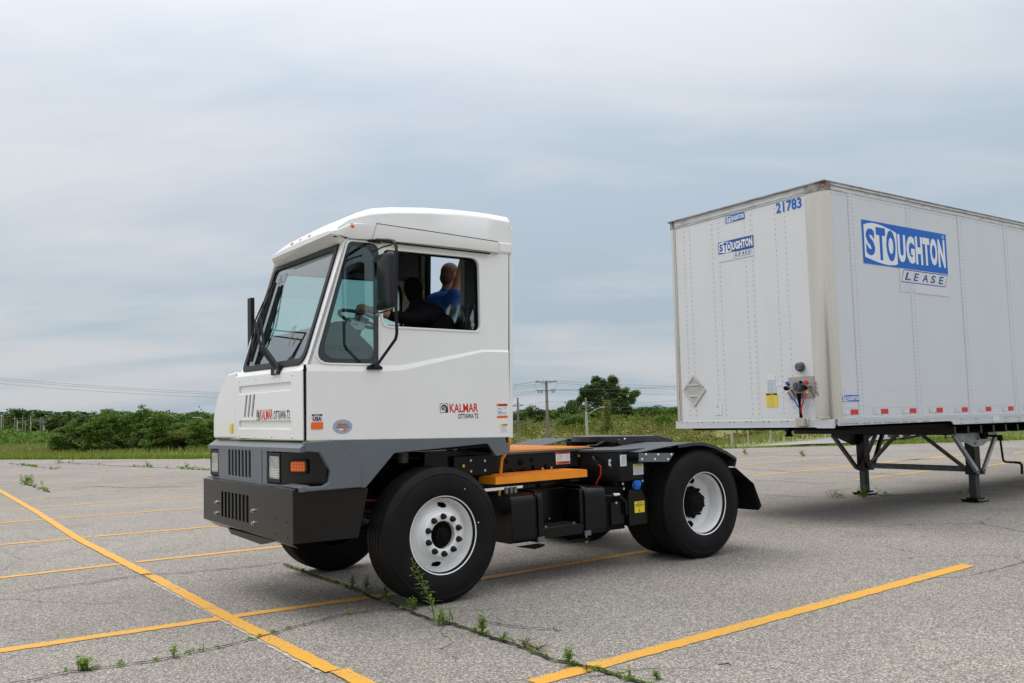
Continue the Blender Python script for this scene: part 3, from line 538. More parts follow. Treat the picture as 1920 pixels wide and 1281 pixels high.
# the big tree on the crest: a broad left mass and a looser right one
def bigtree(name, lobes, lf, pxx, d, label, trunks, ls=.12, per=70):
    x0, y0 = polar(pxx, d); cc = []; cr_ = []
    r_ = root(name, (x0, y0, float(terr(np.float64(x0), np.float64(y0)))), label=label, cat='tree')
    for (lx, ty, rad) in lobes:    # lobe centre given by screen-ish column/row at this distance
        X_ = (lx-pxx)/1656.6*d; Z_ = 1.44+(804-.03*lx-ty)/1656.6*d-r_.location.z; R_ = rad/1656.6*d; k = int(12+R_*R_*9)
        dd = rng.normal(size=(k, 3)); dd /= np.linalg.norm(dd, axis=1)[:, None]; dd *= (R_*rng.uniform(.2, 1.05, k)**.6)[:, None]; cc.append(dd+[X_, random.uniform(-.6, .6)*R_, Z_]); cr_.append(rng.uniform(.3, .8, k))
    cc = np.vstack(cc); L_ = clumps(cc, np.concatenate(cr_), per); v, f = leaves(L_, ls); arrays('crown', v, f, lf, parent=r_)
    b = B()
    for pts, rr_ in trunks:
        P_ = [((a-pxx)/1656.6*d, 0, 1.44+(804-.03*a-c)/1656.6*d-r_.location.z) for a, c in pts]; b.tube(P_, rr_, bark, 7)
    b.build('trunk', r_, smooth=60, fix=False); return r_
bigtree('cottonwood_tree', [(1092, 742, 9), (1100, 731, 9), (1112, 724, 10), (1124, 720, 9), (1138, 722, 10), (1146, 718, 6), (1150, 730, 10), (1112, 738, 12), (1128, 735, 13), (1142, 742, 12), (1118, 752, 11), (1102, 749, 7), (1084, 750, 5), (1080, 757, 3), (1134, 756, 11), (1115, 712, 4), (1146, 712, 4), (1150, 714, 3), (1092, 733, 6)], LF_dark, 1126, 150,
 'largest dark tree on the skyline with a broad open crown', [([(1126, 795), (1124, 765), (1118, 735), (1112, 722)], [.35, .28, .18, .05]), ([(1128, 790), (1136, 755), (1144, 725)], [.3, .2, .05]), ([(1122, 775), (1104, 757), (1086, 752)], [.2, .13, .04]), ([(1130, 785), (1112, 758), (1098, 740)], [.2, .12, .04])])
bigtree('cottonwood_tree', [(1162, 738, 6), (1170, 734, 5), (1184, 741, 6), (1190, 737, 3), (1158, 749, 7), (1172, 747, 6), (1166, 758, 8), (1180, 752, 5), (1152, 760, 8), (1172, 768, 9)], LF_mid, 1166, 152,
 'pale loose-crowned tree leaning right beside the largest skyline tree', [([(1164, 795), (1164, 765), (1163, 740)], [.25, .18, .04]), ([(1164, 775), (1174, 758), (1186, 742)], [.15, .1, .03]), ([(1165, 770), (1170, 750), (1170, 735)], [.12, .09, .03])])
bigtree('lone_shrub_tree', [(1066, 768, 6), (1070, 762, 5), (1068, 756, 3), (1072, 771, 6)], LF_dark, 1068, 146, 'small pointed dark tree standing left of the largest skyline tree', [([(1068, 795), (1068, 758)], [.12, .03])])
bigtree('poplar_sapling', [(1133, 775, 4), (1133, 765, 4), (1135, 785, 6), (1131, 795, 7), (1137, 800, 8), (1128, 806, 9), (1134, 757, 3)], LF_pale, 1133, 112, 'slim pale green sapling rising from the hillside brush', [([(1133, 822), (1133, 755)], [.06, .02])], ls=.07, per=44)
bigtree('bushy_tree', [(1055, 785, 8), (1066, 790, 9), (1078, 788, 9), (1050, 795, 8), (1088, 795, 8), (1070, 800, 10)], LF_mid, 1068, 125, 'mid green bushy tree halfway up the hillside behind the grey pole', [([(1068, 815), (1068, 790)], [.12, .04])], ls=.1)
bigtree('bushy_tree', [(1240, 785, 7), (1228, 790, 8), (1250, 792, 8), (1236, 798, 9), (1262, 796, 7)], LF_mid, 1240, 125, 'mid green bushy tree on the hillside beside the trailer nose', [([(1240, 812), (1240, 790)], [.12, .04])], ls=.1)
# trees seen under the trailer
def trunkpair(pxx, d, wpx, label, lf, crown):
    x, y = polar(pxx, d); z = float(terr(np.float64(x), np.float64(y))); r_ = root('shade_tree', (x, y, z), label=label, cat='tree'); b = B()
    for dx, w, ln in wpx:
        rr_ = w/2/1656.6*d; b.tube([(dx/1656.6*d, 0, -.1), (dx/1656.6*d+ln*.3, .05, .8), (dx/1656.6*d+ln, .1, 2.3), (dx/1656.6*d+ln*1.6, 0, 4)], [rr_*1.25, rr_, rr_*.85, rr_*.4], bark, 10)
    b.build('trunk', r_, smooth=60, fix=False)
    cc = np.array([(random.gauss(0, 1)*crown[0], random.gauss(0, 1)*crown[0]*.8, crown[1]+abs(random.gauss(0, 1))*crown[2]) for _ in range(crown[3])]); L_ = clumps(cc, rng.uniform(.2, .5, len(cc)), 50); L_[:, 2] = np.maximum(L_[:, 2], crown[4]); v, f = leaves(L_, .06); arrays('crown', v, f, lf, parent=r_); return r_
trunkpair(1678, 34, [(-12, 17, -.15), (12, 12, .12)], 'double-trunked shade tree behind the far landing leg', LF_mid, (1.1, 2.2, .8, 90, 1.2))
trunkpair(1884, 36, [(0, 7, .05)], 'slim shade tree whose trunk shows right of the crank handle', LF_mid, (1.0, 1.5, .7, 110, .72))
trunkpair(1762, 33, [(0, 4, .02)], 'leafy young tree seen between the landing legs', LF_hilld, (.42, 1.1, .5, 46, .35))
trunkpair(1905, 60, [(0, 6, .0)], 'distant roadside tree at the right edge under the trailer', LF_mid, (2.2, 2.0, 1.2, 90, .9))
# ---------------------------------------------------------------- weeds
def weed(name, x, y, h, nst, leafn, lw, ll, label, lf=LF_weed, spread=.5, lean=(0, 0), group=None, base=0):
    r_ = root(name, (x, y, 0), label=label, cat='weed', group=group); b = B(); stm = mat('weed_stem', (.10, .13, .04), .7); lv = []; 
    for s_ in range(nst):
        a = random.uniform(0, 6.28); sp_ = random.uniform(.2, 1)*spread*h if nst > 1 else 0; tip = Vector((math.cos(a)*sp_+lean[0], math.sin(a)*sp_+lean[1], h*(random.uniform(.65, 1) if s_ else .97))); o_ = Vector((random.uniform(-1, 1)*base, random.uniform(-1, 1)*base*.5, 0))
        pts = [o_+Vector((tip.x*t**1.6, tip.y*t**1.6, tip.z*t)) for t in (0, .25, .5, .75, 1)]; b.tube(pts, [.0035, .003, .0025, .002, .001], stm, 5)
        for k_ in range(leafn):
            t = (k_+.6)/leafn; i = min(3, int(t*4)); f_ = t*4-i; p = pts[i].lerp(pts[i+1], f_); an = k_*2.4+random.uniform(-.4, .4); el = random.uniform(.15, .9)
            d_ = Vector((math.cos(an)*math.cos(el), math.sin(an)*math.cos(el), math.sin(el))); l_ = ll*(1.15-t*.6)*random.uniform(.7, 1.2); w_ = lw*random.uniform(.7, 1.2); s2 = d_.cross(Vector((0, 0, 1))).normalized()*w_/2
            mid = p+d_*l_*.5+Vector((0, 0, -.03*l_)); end = p+d_*l_+Vector((0, 0, -.25*l_)); b.add([p, mid-s2, mid+s2, end], [(0, 1, 3, 2)], lf)
    b.build('foliage', r_, fix=False); return r_
weed('tall_weed', -.60, 6.36, .46, 2, 30, .013, .085, 'tall narrow-leaved weed leaning in front of the front wheel', lean=(-.15, -.02), spread=.12)
weed('weed_clump', -.50, 6.24, .13, 9, 10, .012, .06, 'low leafy weed clump at the foot of the tall narrow-leaved weed', base=.08)
weed('weed_tuft', -.25, 5.92, .15, 7, 13, .014, .055, 'bright green upright tuft in the crack right of the front wheel', spread=.25)
weed('weed_tuft', .27, 5.16, .12, 8, 9, .012, .05, 'ragged dark tuft in the crack beside the nearest yellow line', spread=.4)
weed('weed_tuft', -2.60, 5.37, .085, 9, 5, .028, .06, 'broad-leaved reddish-green weed nearest the bottom left corner', spread=.7, base=.03)
weed('weed_tuft', -2.14, 5.58, .085, 4, 8, .016, .045, 'small upright weed in the crack left of the thick yellow line', spread=.25)
weed('weed_tuft', -2.0, 5.70, .06, 1, 6, .009, .03, 'tiny single-stem weed beside the crack near the thick yellow line')
weed('weed_tuft', -1.40, 7.58, .13, 5, 9, .02, .055, 'left one of two upright weeds under the front bumper corner', spread=.2)
weed('weed_tuft', -1.27, 7.50, .13, 5, 9, .02, .055, 'right one of two upright weeds under the front bumper corner', spread=.2)
weed('weed_tuft', -1.06, 7.12, .12, 6, 9, .013, .05, 'dark weed tuft where the crack crosses the line under the truck', spread=.3)
weed('weed_tuft', -.80, 6.72, .10, 8, 7, .013, .05, 'low spreading weed in the crack just left of the front tyre', spread=.8)
weed('dry_weed', .03, 5.58, .07, 7, 4, .006, .06, 'dry brown weed sprawling over the crack', lf=LF_red, spread=1.6)
weed('weed_tuft', .36, 5.02, .05, 2, 5, .012, .03, 'small red-leaved weed on the nearest yellow line', lf=LF_red)
weed('weed_tuft', .58, 4.86, .08, 3, 7, .008, .04, 'thin seedling right of the nearest yellow line at the bottom edge', spread=.3)
weed('weed_tuft', .72, 4.86, .05, 6, 6, .01, .04, 'low leafy weed at the bottom edge right of the nearest yellow line')
weed('weed_tuft', 5.29, 13.62, .20, 8, 8, .03, .09, 'green weed growing at the far landing leg foot', spread=.6, base=.05)
weed('weed_tuft', 4.85, 13.78, .13, 6, 6, .02, .08, 'weed in the crack left of the far landing leg', spread=.8, base=.12)
weed('weed_tuft', 7.0, 13.8, .10, 6, 6, .03, .06, 'small weed on the crack between the two landing legs', spread=.6)
weed('weed_tuft', -12.95, 23.6, .24, 14, 9, .06, .09, 'bushy weed clump in the crack at the far left of the lot', spread=.5, base=.15)
weed('weed_tuft', -12.3, 22.6, .10, 14, 6, .035, .08, 'low weed strip trailing from the far left clump', spread=.8, base=.4)
weed('weed_tuft', -17.95, 35.3, .32, 7, 8, .06, .12, 'tallest weed in the crack near the far lot edge', spread=.6, base=.3)
weed('weed_tuft', -12.28, 29.7, .28, 4, 7, .05, .14, 'left upright weed in the far crack before the thicket', spread=.4)
weed('weed_tuft', -10.3, 27.9, .22, 4, 7, .05, .14, 'right upright weed in the far crack before the thicket', spread=.4)
weed('weed_tuft', 6.8, 26.4, .32, 6, 7, .04, .12, 'upright weed on the far asphalt just right of the mud flap', spread=.5)
weed('weed_tuft', 8.05, 25.0, .2, 6, 6, .04, .12, 'low weed on the far asphalt below the trailer nose', spread=.9)
weed('dry_weed', .10, 5.52, .05, 9, 3, .005, .08, 'brown dead stalks lying beside the sprawling dry weed', lf=LF_red, spread=2.6)
weed('weed_tuft', -.12, 5.72, .07, 6, 6, .012, .03, 'small leafy tuft right of the bright upright tuft', spread=.7)
weed('weed_tuft', .02, 5.60, .06, 5, 5, .012, .03, 'low reddish-green tuft left of the dead stalks', spread=.9)
b = B(); b.tube([(1.10, 5.06, .012), (1.155, 5.075, .012), (1.16, 5.04, .013)], .0035, mat('black_plastic_strap', (.01, .01, .01), .5), 5); o = b.build('plastic_strap'); tag(o, 'short black bent strip lying on the asphalt below the nearest yellow line', 'strap')
# continuous growth inside the cracks
cc = []; sz = []
for ci, dens in ((0, 30), (1, 10), (3, 5), (7, 5), (8, 14), (9, 18), (10, 12), (2, 2)):
    pts = CR[ci]
    for (x0, y0), (x1, y1) in zip(pts, pts[1:]):
        L_ = math.hypot(x1-x0, y1-y0)
        for _ in range(int(L_*dens*(1 if y0 < 12 else .5))):
            t = random.random(); g = math.sin(x0*13+y0*9+ci)+random.uniform(-.6, .6)
            if g < -.15: continue
            s_ = 1 if y0 < 12 else 2.6; cc.append((x0+(x1-x0)*t+random.gauss(0, .012*s_), y0+(y1-y0)*t+random.gauss(0, .012*s_), random.uniform(.006, .025)*s_)); sz.append(s_)
cc = np.array(cc); sz = np.array(sz); L_ = clumps(cc, .022*sz, 22, .6); L_[:, 2] = np.maximum(L_[:, 2], .012); v, f = leaves(L_, .0075*np.repeat(sz, 22), .5)
o = arrays('crack_moss', v, f, LF_weed, parent=None); tag(o, kind='stuff')
# ================================================================ YARD TRUCK
TR = root('yard_truck', (-.57350929, 6.91339681, 0), .62754063, label='white single-seat yard tractor with grey lower moulding, black bumper and orange steps', cat='yard truck')
YN, YF, YC = .1, 1.52, 1.14      # cab near side, cab far side, chassis centre
# ---- near side shell with window openings
qo = fil([(-.999, 1.852), (-.478, 1.846), (-.462, 2.776), (-.715, 2.77)], [.09, .035, .07, .05])
qi = fil([(-.945, 1.884), (-.515, 1.882), (-.503, 2.738), (-.69, 2.74)], [.10, .06, .10, .05])
dw = fil([(-.437, 2.140), (.46, 2.127), (.463, 2.732), (-.43, 2.734)], [.07, .06, .08, .06], 6)
side = [(-1.055, 1.80), (-1.053, 1.845), (-.742, 2.775), (-.70, 2.83), (.775, 2.83), (.743, 1.97), (.737, 1.80)]
b = B(); b.plate([side, qo, dw], NY(YN), .03, cabwhite, w0=-.03, bevel=.004); b.build('side_panel', TR, smooth=30)
# inner door frame lining, giving the openings depth
b = B(); big = fil([(-.46, 2.11), (.49, 2.10), (.49, 2.76), (-.455, 2.76)], .09); dl = fil([(-.425, 2.150), (.449, 2.138), (.452, 2.722), (-.418, 2.724)], [.07, .06, .08, .06], 6)
b.plate([big, dl], NY(YN), .02, blackm, w0=-.055); b.build('window_seal', TR)
# lower door skin, 14 mm proud, with its sloping shoulder
low = [(-1.066, 1.291), (-1.062, 1.79), (-.47, 1.787), (-.272, 1.80), (.48, 1.955), (.735, 1.955), (.724, 1.245)]
b = B(); b.plate([low], NY(YN), .034, cabwhite, w0=-.02, bevel=.003)
up_ = [(-1.060, 1.838), (-.47, 1.836), (-.295, 1.838), (.48, 1.974), (.737, 1.975)]; lo_ = [(-1.062, 1.786), (-.47, 1.785), (-.272, 1.798), (.48, 1.953), (.735, 1.953)]
vs = [(x, YN-.0005, z) for x, z in up_]+[(x, YN-.0145, z) for x, z in lo_]; b.add(vs, [(i, i+1, i+6, i+5) for i in range(4)], cabwhite)
b.build('lower_door_skin', TR, smooth=20)
# black frit and glass of the quarter window
b = B(); b.plate([qo, qi], NY(YN), .006, frit, w0=-.012); g_ = b.build('quarter_window', TR)
b = B(); b.plate([fil([(-.95, 1.875), (-.508, 1.873), (-.497, 2.745), (-.694, 2.747)], [.10, .06, .10, .05])], NY(YN), .004, wside, w0=-.013); b.build('glass_pane', g_)
b = B(); qr = fil([(-1.018, 1.838), (-.466, 1.832), (-.448, 2.79), (-.722, 2.786)], [.1, .045, .08, .055]); b.plate([qr, qo], NY(YN), .008, cabwhite, w0=0, bevel=.003); b.build('window_surround', TR, smooth=40)
b = B(); dr = fil([(-.452, 2.124), (.478, 2.111), (.481, 2.745), (-.445, 2.747)], [.08, .07, .09, .07], 6); b.plate([dr, dw], NY(YN), .007, cabwhite, w0=0, bevel=.003); b.build('window_surround', TR, smooth=40)
# rear corner column and the slim rear panel
def slant(b, x0, x1, y0, y1, z0, z1, m, k=.034):
    v = [(x+k*(z-1.24), y, z) for x in (x0, x1) for y in (y0, y1) for z in (z0, z1)]; b.add(v, [(0, 1, 3, 2), (4, 6, 7, 5), (0, 4, 5, 1), (2, 3, 7, 6), (0, 2, 6, 4), (1, 5, 7, 3)], m)
b = B(); slant(b, .728, .768, .105, .16, 1.235, 3.03, cabwhite); b.build('rear_corner_panel', TR, bevel=.006)
b = B(); slant(b, .724, .7275, .103, .16, 1.25, 3.03, blackm); b.build('rear_seam', TR)
# rear wall with door opening
wallr = [(.14, 1.24), (YF, 1.24), (YF, 3.06), (.14, 3.06)]
frr = (Vector((.70, 0, 1.24)), Vector((0, 1, 0)), Vector((.034, 0, 1)), Vector((1, 0, 0)))
hole = [(.765, .10), (1.375, .10), (1.375, 1.76), (.765, 1.76)]
b = B(); b.plate([[(y, z-1.24) for y, z in wallr], hole], frr, .03, intw, w0=-.03); b.build('rear_wall', TR)
b = B(); slant(b, .66, .70, 1.365, 1.405, 1.3, 3.0, blackm); slant(b, .66, .70, .735, .770, 1.3, 3.0, galv); slant(b, .64, .67, .64, .73, 1.7, 3.0, mat('column_grey', (.34, .34, .33), .5)); slant(b, .62, .64, .40, .64, 1.7, 3.0, intgrey); b.build('rear_door_track', TR)
# far side wall with window
farw = [(-1.055, 1.291), (-1.053, 1.845), (-.742, 2.83), (.775, 2.83), (.72, 1.291)]
fwin = fil([(-.86, 1.95), (.49, 1.95), (.495, 2.725), (-.64, 2.725)], [.08, .1, .14, .08], 6)
b = B(); b.plate([farw, fwin], NY(YF), .03, intw, w0=-.03); b.build('far_side_wall', TR)
b = B(); b.plate([fil([(-.88, 1.935), (.51, 1.935), (.515, 2.74), (-.65, 2.74)], [.08, .1, .14, .08], 6), fwin], NY(YF), .012, blackm, w0=-.003); o = b.build('far_side_window', TR)
b = B(); b.plate([fwin], NY(YF), .004, wside, w0=-.02); b.build('glass_pane', o)
# ---- windshield plane
WO = Vector((-1.055, 0, 1.845)); WV = Vector((.318, 0, .948)).normalized(); WN = Vector((-WV.z, 0, WV.x))
WF = (WO, Vector((0, 1, 0)), WV, WN)
ws = fil([(.17, .02), (1.45, .03), (1.475, .965), (.20, .945)], [.10, .07, .06, .05], 6)
ws2 = fil([(.145, -.005), (1.475, .005), (1.50, .99), (.175, .972)], [.12, .09, .07, .06], 6)
b = B(); b.plate([[(.10, -.03), (1.53, -.03), (1.53, .985), (.10, .985)], ws], WF, .03, cabwhite, w0=-.03, bevel=.003); b.build('front_frame', TR, smooth=30)
b = B(); b.plate([ws2, fil([(.195, .045), (1.425, .055), (1.45, .94), (.222, .92)], [.09, .06, .05, .04], 6)], WF, .014, rubber, w0=0, bevel=.003); wf_ = b.build('windshield', TR, smooth=30)
b = B(); b.plate([ws], WF, .004, wshield, w0=-.006); b.build('glass_pane', wf_)
# chalk marks left on the glass
b = B(); chalk = mat('chalk_mark', (.40, .33, .18), .7)
def wsp(y, s): return WO+Vector((0, y, 0))+WV*s+WN*.002
b.tube([wsp(.62, .30), wsp(.60, .335), (wsp(.565, .34)), wsp(.57, .30), wsp(.595, .25), wsp(.60, .21), wsp(.595, .17)], .0018, chalk, 5); b.tube([wsp(.46, .24), wsp(.52, .17)], .002, chalk, 5); b.tube([wsp(.52, .215), wsp(.505, .175)], .0018, chalk, 5)
b.build('chalk_mark', wf_)
b = B(); b.text('18x10', (wsp(0, 0)+WN*.001, Vector((0, -1, 0)), WV, WN), -1.36, -1.16, .80, .885, greyink, 0); b.build('wax_pencil_number', wf_)
# ---- roof: lofted shell
# x, near y, far y, base z, shoulder z, fold z, top z
SEC = [(-.845, .135, 1.345, 2.822, 2.840, 2.846, 2.852), (-.80, .10, 1.40, 2.812, 2.85, 2.875, 2.888), (-.74, .085, 1.44, 2.80, 2.88, 2.918, 2.935), (-.70, .078, 1.45, 2.79, 2.905, 2.944, 2.966), (-.60, .074, 1.49, 2.792, 2.915, 2.978, 3.020), (-.52, .071, 1.52, 2.795, 2.922, 3.000, 3.054), (-.45, .07, 1.53, 2.795, 2.925, 3.014, 3.077),
       (-.30, .07, 1.54, 2.80, 2.920, 3.037, 3.101), (0, .07, 1.55, 2.80, 2.908, 3.066, 3.133), (.29, .07, 1.55, 2.80, 2.897, 3.080, 3.150), (.55, .07, 1.55, 2.795, 2.888, 3.083, 3.154), (.652, .07, 1.55, 2.79, 2.885, 3.082, 3.152), (.658, .094, 1.55, 2.79, 2.885, 3.082, 3.152), (.797, .094, 1.55, 2.80, 2.884, 3.078, 3.146), (.803, .10, 1.54, 2.81, 2.884, 3.070, 3.132)]
vs = []
for x, y0, y1, zb, zs, zf, zt in SEC:
    yw = max(.101, y0+.006); a = [(y0+.004, zb), (y0, zb+(zs-zb)*.1), (y0, zs-(zs-zb)*.05), (yw, zs+.005), (yw+.003, zf-.006), (yw+.013, zf+(zt-zf)*.22), (yw+.05, zf+(zt-zf)*.72), (yw+.11, zt)]
    full = a+[((y0+y1)/2, zt+.012)]+[(y0+y1-y, z) for y, z in reversed(a)]; vs += [(x, y, z) for y, z in full]
k = 17; fs = []
for i in range(len(SEC)-1):
    for j in range(k-1): fs.append((i*k+j, i*k+j+1, (i+1)*k+j+1, (i+1)*k+j))
    if SEC[i][0] < -.75: fs.append((i*k+k-1, i*k, (i+1)*k, (i+1)*k+k-1))
fs += [tuple(range(k))[::-1]]
b = B(); b.add(vs, fs, cabwhite); rf = b.build('roof', TR, smooth=24)
b = B()
b.tube([(-.485, .084, 2.927), (0, .083, 2.912), (.65, .082, 2.888)], .0035, blackm, 5); b.tube([(-.60, .084, 2.920), (-.485, .082, 2.927)], .0014, greyink, 5)
b.tube([(-.487, .0685, 2.93), (-.53, .0685, 2.80)], .0018, greyink, 5); b.tube([(.655, .072, 2.88), (.655, .074, 2.80)], .002, greyink, 5)
b.bar((-.44, .075, 2.787), (.56, .075, 2.777), .012, .010, blackm); b.bar((-.83, .115, 2.80), (-.50, .092, 2.797), .010, .008, blackm); b.bar((.66, .084, 2.808), (.785, .084, 2.806), .003, .002, greyink)
b.tube([(-.752, .17, 2.752), (-.752, 1.46, 2.772)], .006, blackm, 6)
b.build('roof_seam', rf)
b = B(); b.add([(-.843, .14, 2.823), (-.843, 1.34, 2.823), (-.80, 1.395, 2.790), (-.745, 1.47, 2.768), (-.745, .165, 2.752), (-.80, .112, 2.786)], [(0, 1, 2, 5), (5, 2, 3, 4)], cabwhite); b.add([(-.80, .112, 2.786), (-.745, .165, 2.752), (-.735, .105, 2.79), (-.80, .102, 2.812)], [(0, 1, 2, 3)], cabwhite); b.add([(-.843, .14, 2.823), (-.80, .112, 2.786), (-.80, .102, 2.812)], [(0, 1, 2)], cabwhite); b.build('visor_underside', rf, smooth=40)
for (x, y, z, nx) in [(-.80, .22, 2.893, 0), (-.80, .62, 2.893, 0), (-.80, .80, 2.893, 0), (-.80, .98, 2.893, 0), (-.80, 1.30, 2.893, 0)][1:4]:
    b = B(); b.dome((x, y, z), (-.55, 0, .84), .015, .014, amber, 10); b.cyl((x+.004, y, z-.008), (x-.002, y, z+.002), .018, rubber, 10); b.build('marker_lamp', rf, smooth=60)
b = B(); b.dome((-.69, .083, 2.885), (-.2, -.97, .1), .018, .014, amber, 12); b.cyl((-.69, .090, 2.885), (-.69, .082, 2.8855), .022, rubber, 12); b.build('marker_lamp', rf, smooth=60)
# ---- hood panel: front sheet with pressed grooves and vents
XH = -1.075
def hy(a): return -a    # NX frame: u = -y
hood_out = fil([(hy(1.565), 1.300), (hy(.112), 1.292), (hy(.112), 1.795), (hy(1.565), 1.815)], .012)
groT = fil([(-1.47, 1.668), (-.325, 1.664), (-.325, 1.722), (-1.47, 1.734)], .024); groB = fil([(-1.475, 1.383), (-.325, 1.374), (-.325, 1.436), (-1.475, 1.446)], .024)
vents = [fil([(-1.365-d_, 1.468), (-1.325-d_, 1.466), (-1.262-d_, 1.655), (-1.302-d_, 1.657)], .017) for d_ in (0, -.088, -.176)]
b = B(); b.plate([hood_out, groT, groB]+vents, NX(XH), .014, cabwhite, w0=-.002, bevel=.005)
b.plate([rect(-1.50, -.30, 1.36, 1.75, .03)], NX(XH), .004, cabwhite, w0=-.005); hood = b.build('hood_panel', TR, smooth=30)
b = B()
for d_ in (0, -.088, -.176): b.plate([fil([(-1.363-d_, 1.470), (-1.343-d_, 1.469), (-1.282-d_, 1.653), (-1.300-d_, 1.654)], .006)], NX(XH), .002, greyink, w0=.0)  # grey and black strips paint the shade inside the vent slots
for d_ in (0, -.088, -.176): b.plate([fil([(-1.352-d_, 1.475), (-1.331-d_, 1.474), (-1.268-d_, 1.650), (-1.289-d_, 1.651)], .004)], NX(XH), .002, blackm, w0=.0015)
b.build('hood_vent_shade', hood)
# inner raised field between the grooves

for y, z in [(1.453, 1.779), (1.058, 1.776), (.707, 1.773), (.29, 1.770), (1.473, 1.322), (1.078, 1.320), (.727, 1.318), (.311, 1.314)]: b = B(); b.dome((XH-.012, y, z), (-1, 0, 0), .009, .006, steel, 8); b.build('hood_screw', hood, smooth=60)
b = B(); b.add([(XH-.011, .112, 1.795), (XH-.011, 1.565, 1.815), (-1.056, 1.565, 1.862), (-1.056, .112, 1.84)], [(0, 1, 2, 3)], cabwhite); b.add([(-1.056, .10, 1.84), (-1.056, 1.565, 1.862), (-.95, 1.565, 1.87), (-.95, .10, 1.86)], [(0, 1, 2, 3)], cabwhite); b.build('hood_top', TR)
b = B(); b.box(-1.078, -1.064, .100, .1105, 1.29, 1.838, blackm); b.build('hood_seal', TR); b = B(); b.box(-1.080, -1.065, 1.566, 1.569, 1.30, 1.84, greyink); b.build('hood_joint', TR)
b = B(); b.box(-1.06, -.30, .14, 1.56, 1.30, 1.34, blackm); b.build('cab_floor', TR)
# engine cover on the far side
prof = fil([(-2.172, 1.30), (-1.568, 1.300), (-1.568, 1.862), (-1.77, 1.855), (-2.06, 1.665), (-2.172, 1.48)], [.02, 0, 0, .06, .10, .08])
b = B(); b.prism(prof, NX(-.30), .785, cabwhite); b.build('engine_cover', TR, bevel=.02, seg=3)
b = B(); b.box(-1.0, -.6, 2.16, 2.235, 1.345, 1.40, cabwhite); b.build('side_flare', TR, bevel=.008)
def label_on(parent, fr, u0, u1, v0, v1, base, rows=(), name='warning_label', head=None, w=.003, texts=(), foot=None):
    b = B(); b.plate([rect(u0, u1, v0, v1, min(u1-u0, v1-v0)*.04, 2)], fr, .0008, base, w0=w-.0008)
    H = v1-v0; Wd = u1-u0
    if head: b.plate([rect(u0+.02*Wd, u1-.02*Wd, v1-head[0]*H, v1-.015*H)], fr, 0, head[1], w0=w+.0005)
    if foot: b.plate([rect(u0+.02*Wd, u1-.02*Wd, v0+.015*H, v0+foot[0]*H)], fr, 0, foot[1], w0=w+.0005)
    for (a0, a1, c0, m_) in rows: b.plate([rect(u0+a0*Wd, u0+a1*Wd, v0+c0*H, v0+c0*H+.022*H)], fr, 0, m_, w0=w+.0006)
    for (t, a0, a1, c0, c1, m_, bo) in texts: b.text(t, fr, u0+a0*Wd, u0+a1*Wd, v0+c0*H, v0+c1*H, m_, w+.0012, bo)
    return b.build(name, parent, fix=False)
rowsN = lambda a, z, n, m_=ink, x0=.08, x1=.92: [(x0, x0+(x1-x0)*random.uniform(.75, 1), a+(z-a)*i/max(1, n-1), m_) for i in range(n)]
label_on(TR, NX(XH-.012), -1.706, -1.632, 1.345, 1.425, yel, rowsN(.15, .6, 4), 'caution_sticker')
# hood lettering
def ram(b, fr, u0, u1, v0, v1, w):
    W_ = u1-u0; H = v1-v0; P = lambda l: [(u0+a*W_, v0+c*H) for a, c in l]
    b.plate([rect(u0, u1, v0, v1), rect(u0+.05*W_, u1-.05*W_, v0+.05*H, v1-.05*H)], fr, 0, ink, w0=w)
    b.plate([P([(.16, .60), (.22, .78), (.42, .88), (.68, .84), (.86, .72), (.93, .55), (.93, .06), (.55, .06), (.70, .22), (.66, .36), (.74, .42), (.72, .58), (.60, .66), (.55, .5), (.60, .40), (.50, .26), (.30, .27), (.18, .42)])], fr, 0, ink, w0=w+.0004)
    b.plate([P([(.30, .55), (.36, .68), (.50, .72), (.60, .62), (.50, .66), (.40, .58), (.38, .46), (.46, .40), (.50, .46), (.46, .36), (.36, .38)])], fr, 0, whitef, w0=w+.0008)
b = B(); fr = NX(XH-.0126); ram(b, fr, -1.055, -.985, 1.447, 1.528, .0006); b.text('KALMAR', fr, -.968, -.70, 1.450, 1.530, redink, .001, .008); b.text('OTTAWA T2', fr, -.678, -.352, 1.449, 1.515, ink, .001, .008); b.build('hood_lettering', hood, fix=False)
fs_ = NY(YN-.0145)
b = B(); ram(b, fs_, .047, .122, 1.462, 1.535, .0008); b.text('KALMAR', fs_, .137, .409, 1.462, 1.532, redink, .0012, .02); b.text('OTTAWA T2', fs_, .213, .408, 1.410, 1.450, ink, .0012, .015); b.build('door_lettering', TR, fix=False)
label_on(TR, fs_, .592, .705, 1.404, 1.526, whitef, rowsN(.62, .72, 2, greyink, .6, .95), 'warning_label', (.19, orl), .0008, [('WARNING', .2, .95, .83, .95, ink, .03)], (.17, orl))
b = B()
for u_, r_ in ((.622, .009), (.650, .007), (.678, .009)): b.plate([ell(u_, 1.441, r_, r_, 14), ell(u_, 1.441, r_*.75, r_*.75, 14)], fs_, 0, greyink, w0=.0022)
b.plate([[(.605, 1.45), (.69, 1.447), (.69, 1.449), (.64, 1.452), (.638, 1.487), (.606, 1.487)], [(.610, 1.456), (.634, 1.456), (.634, 1.483), (.610, 1.483)]], fs_, 0, greyink, w0=.0022); b.build('label_drawing', TR, fix=False)
label_on(TR, fs_, .622, .703, 1.286, 1.358, whitef, rowsN(.1, .65, 6, greyink), 'caution_label', (.28, yel), .0008, [('CAUTION', .3, .9, .77, .95, ink, .03)])
b = B(); fr = fs_; b.plate([rect(-1.030, -.946, 1.424, 1.478)], fr, .0006, whitef); b.plate([rect(-1.028, -.948, 1.462, 1.477)], fr, 0, navy, w0=.001)
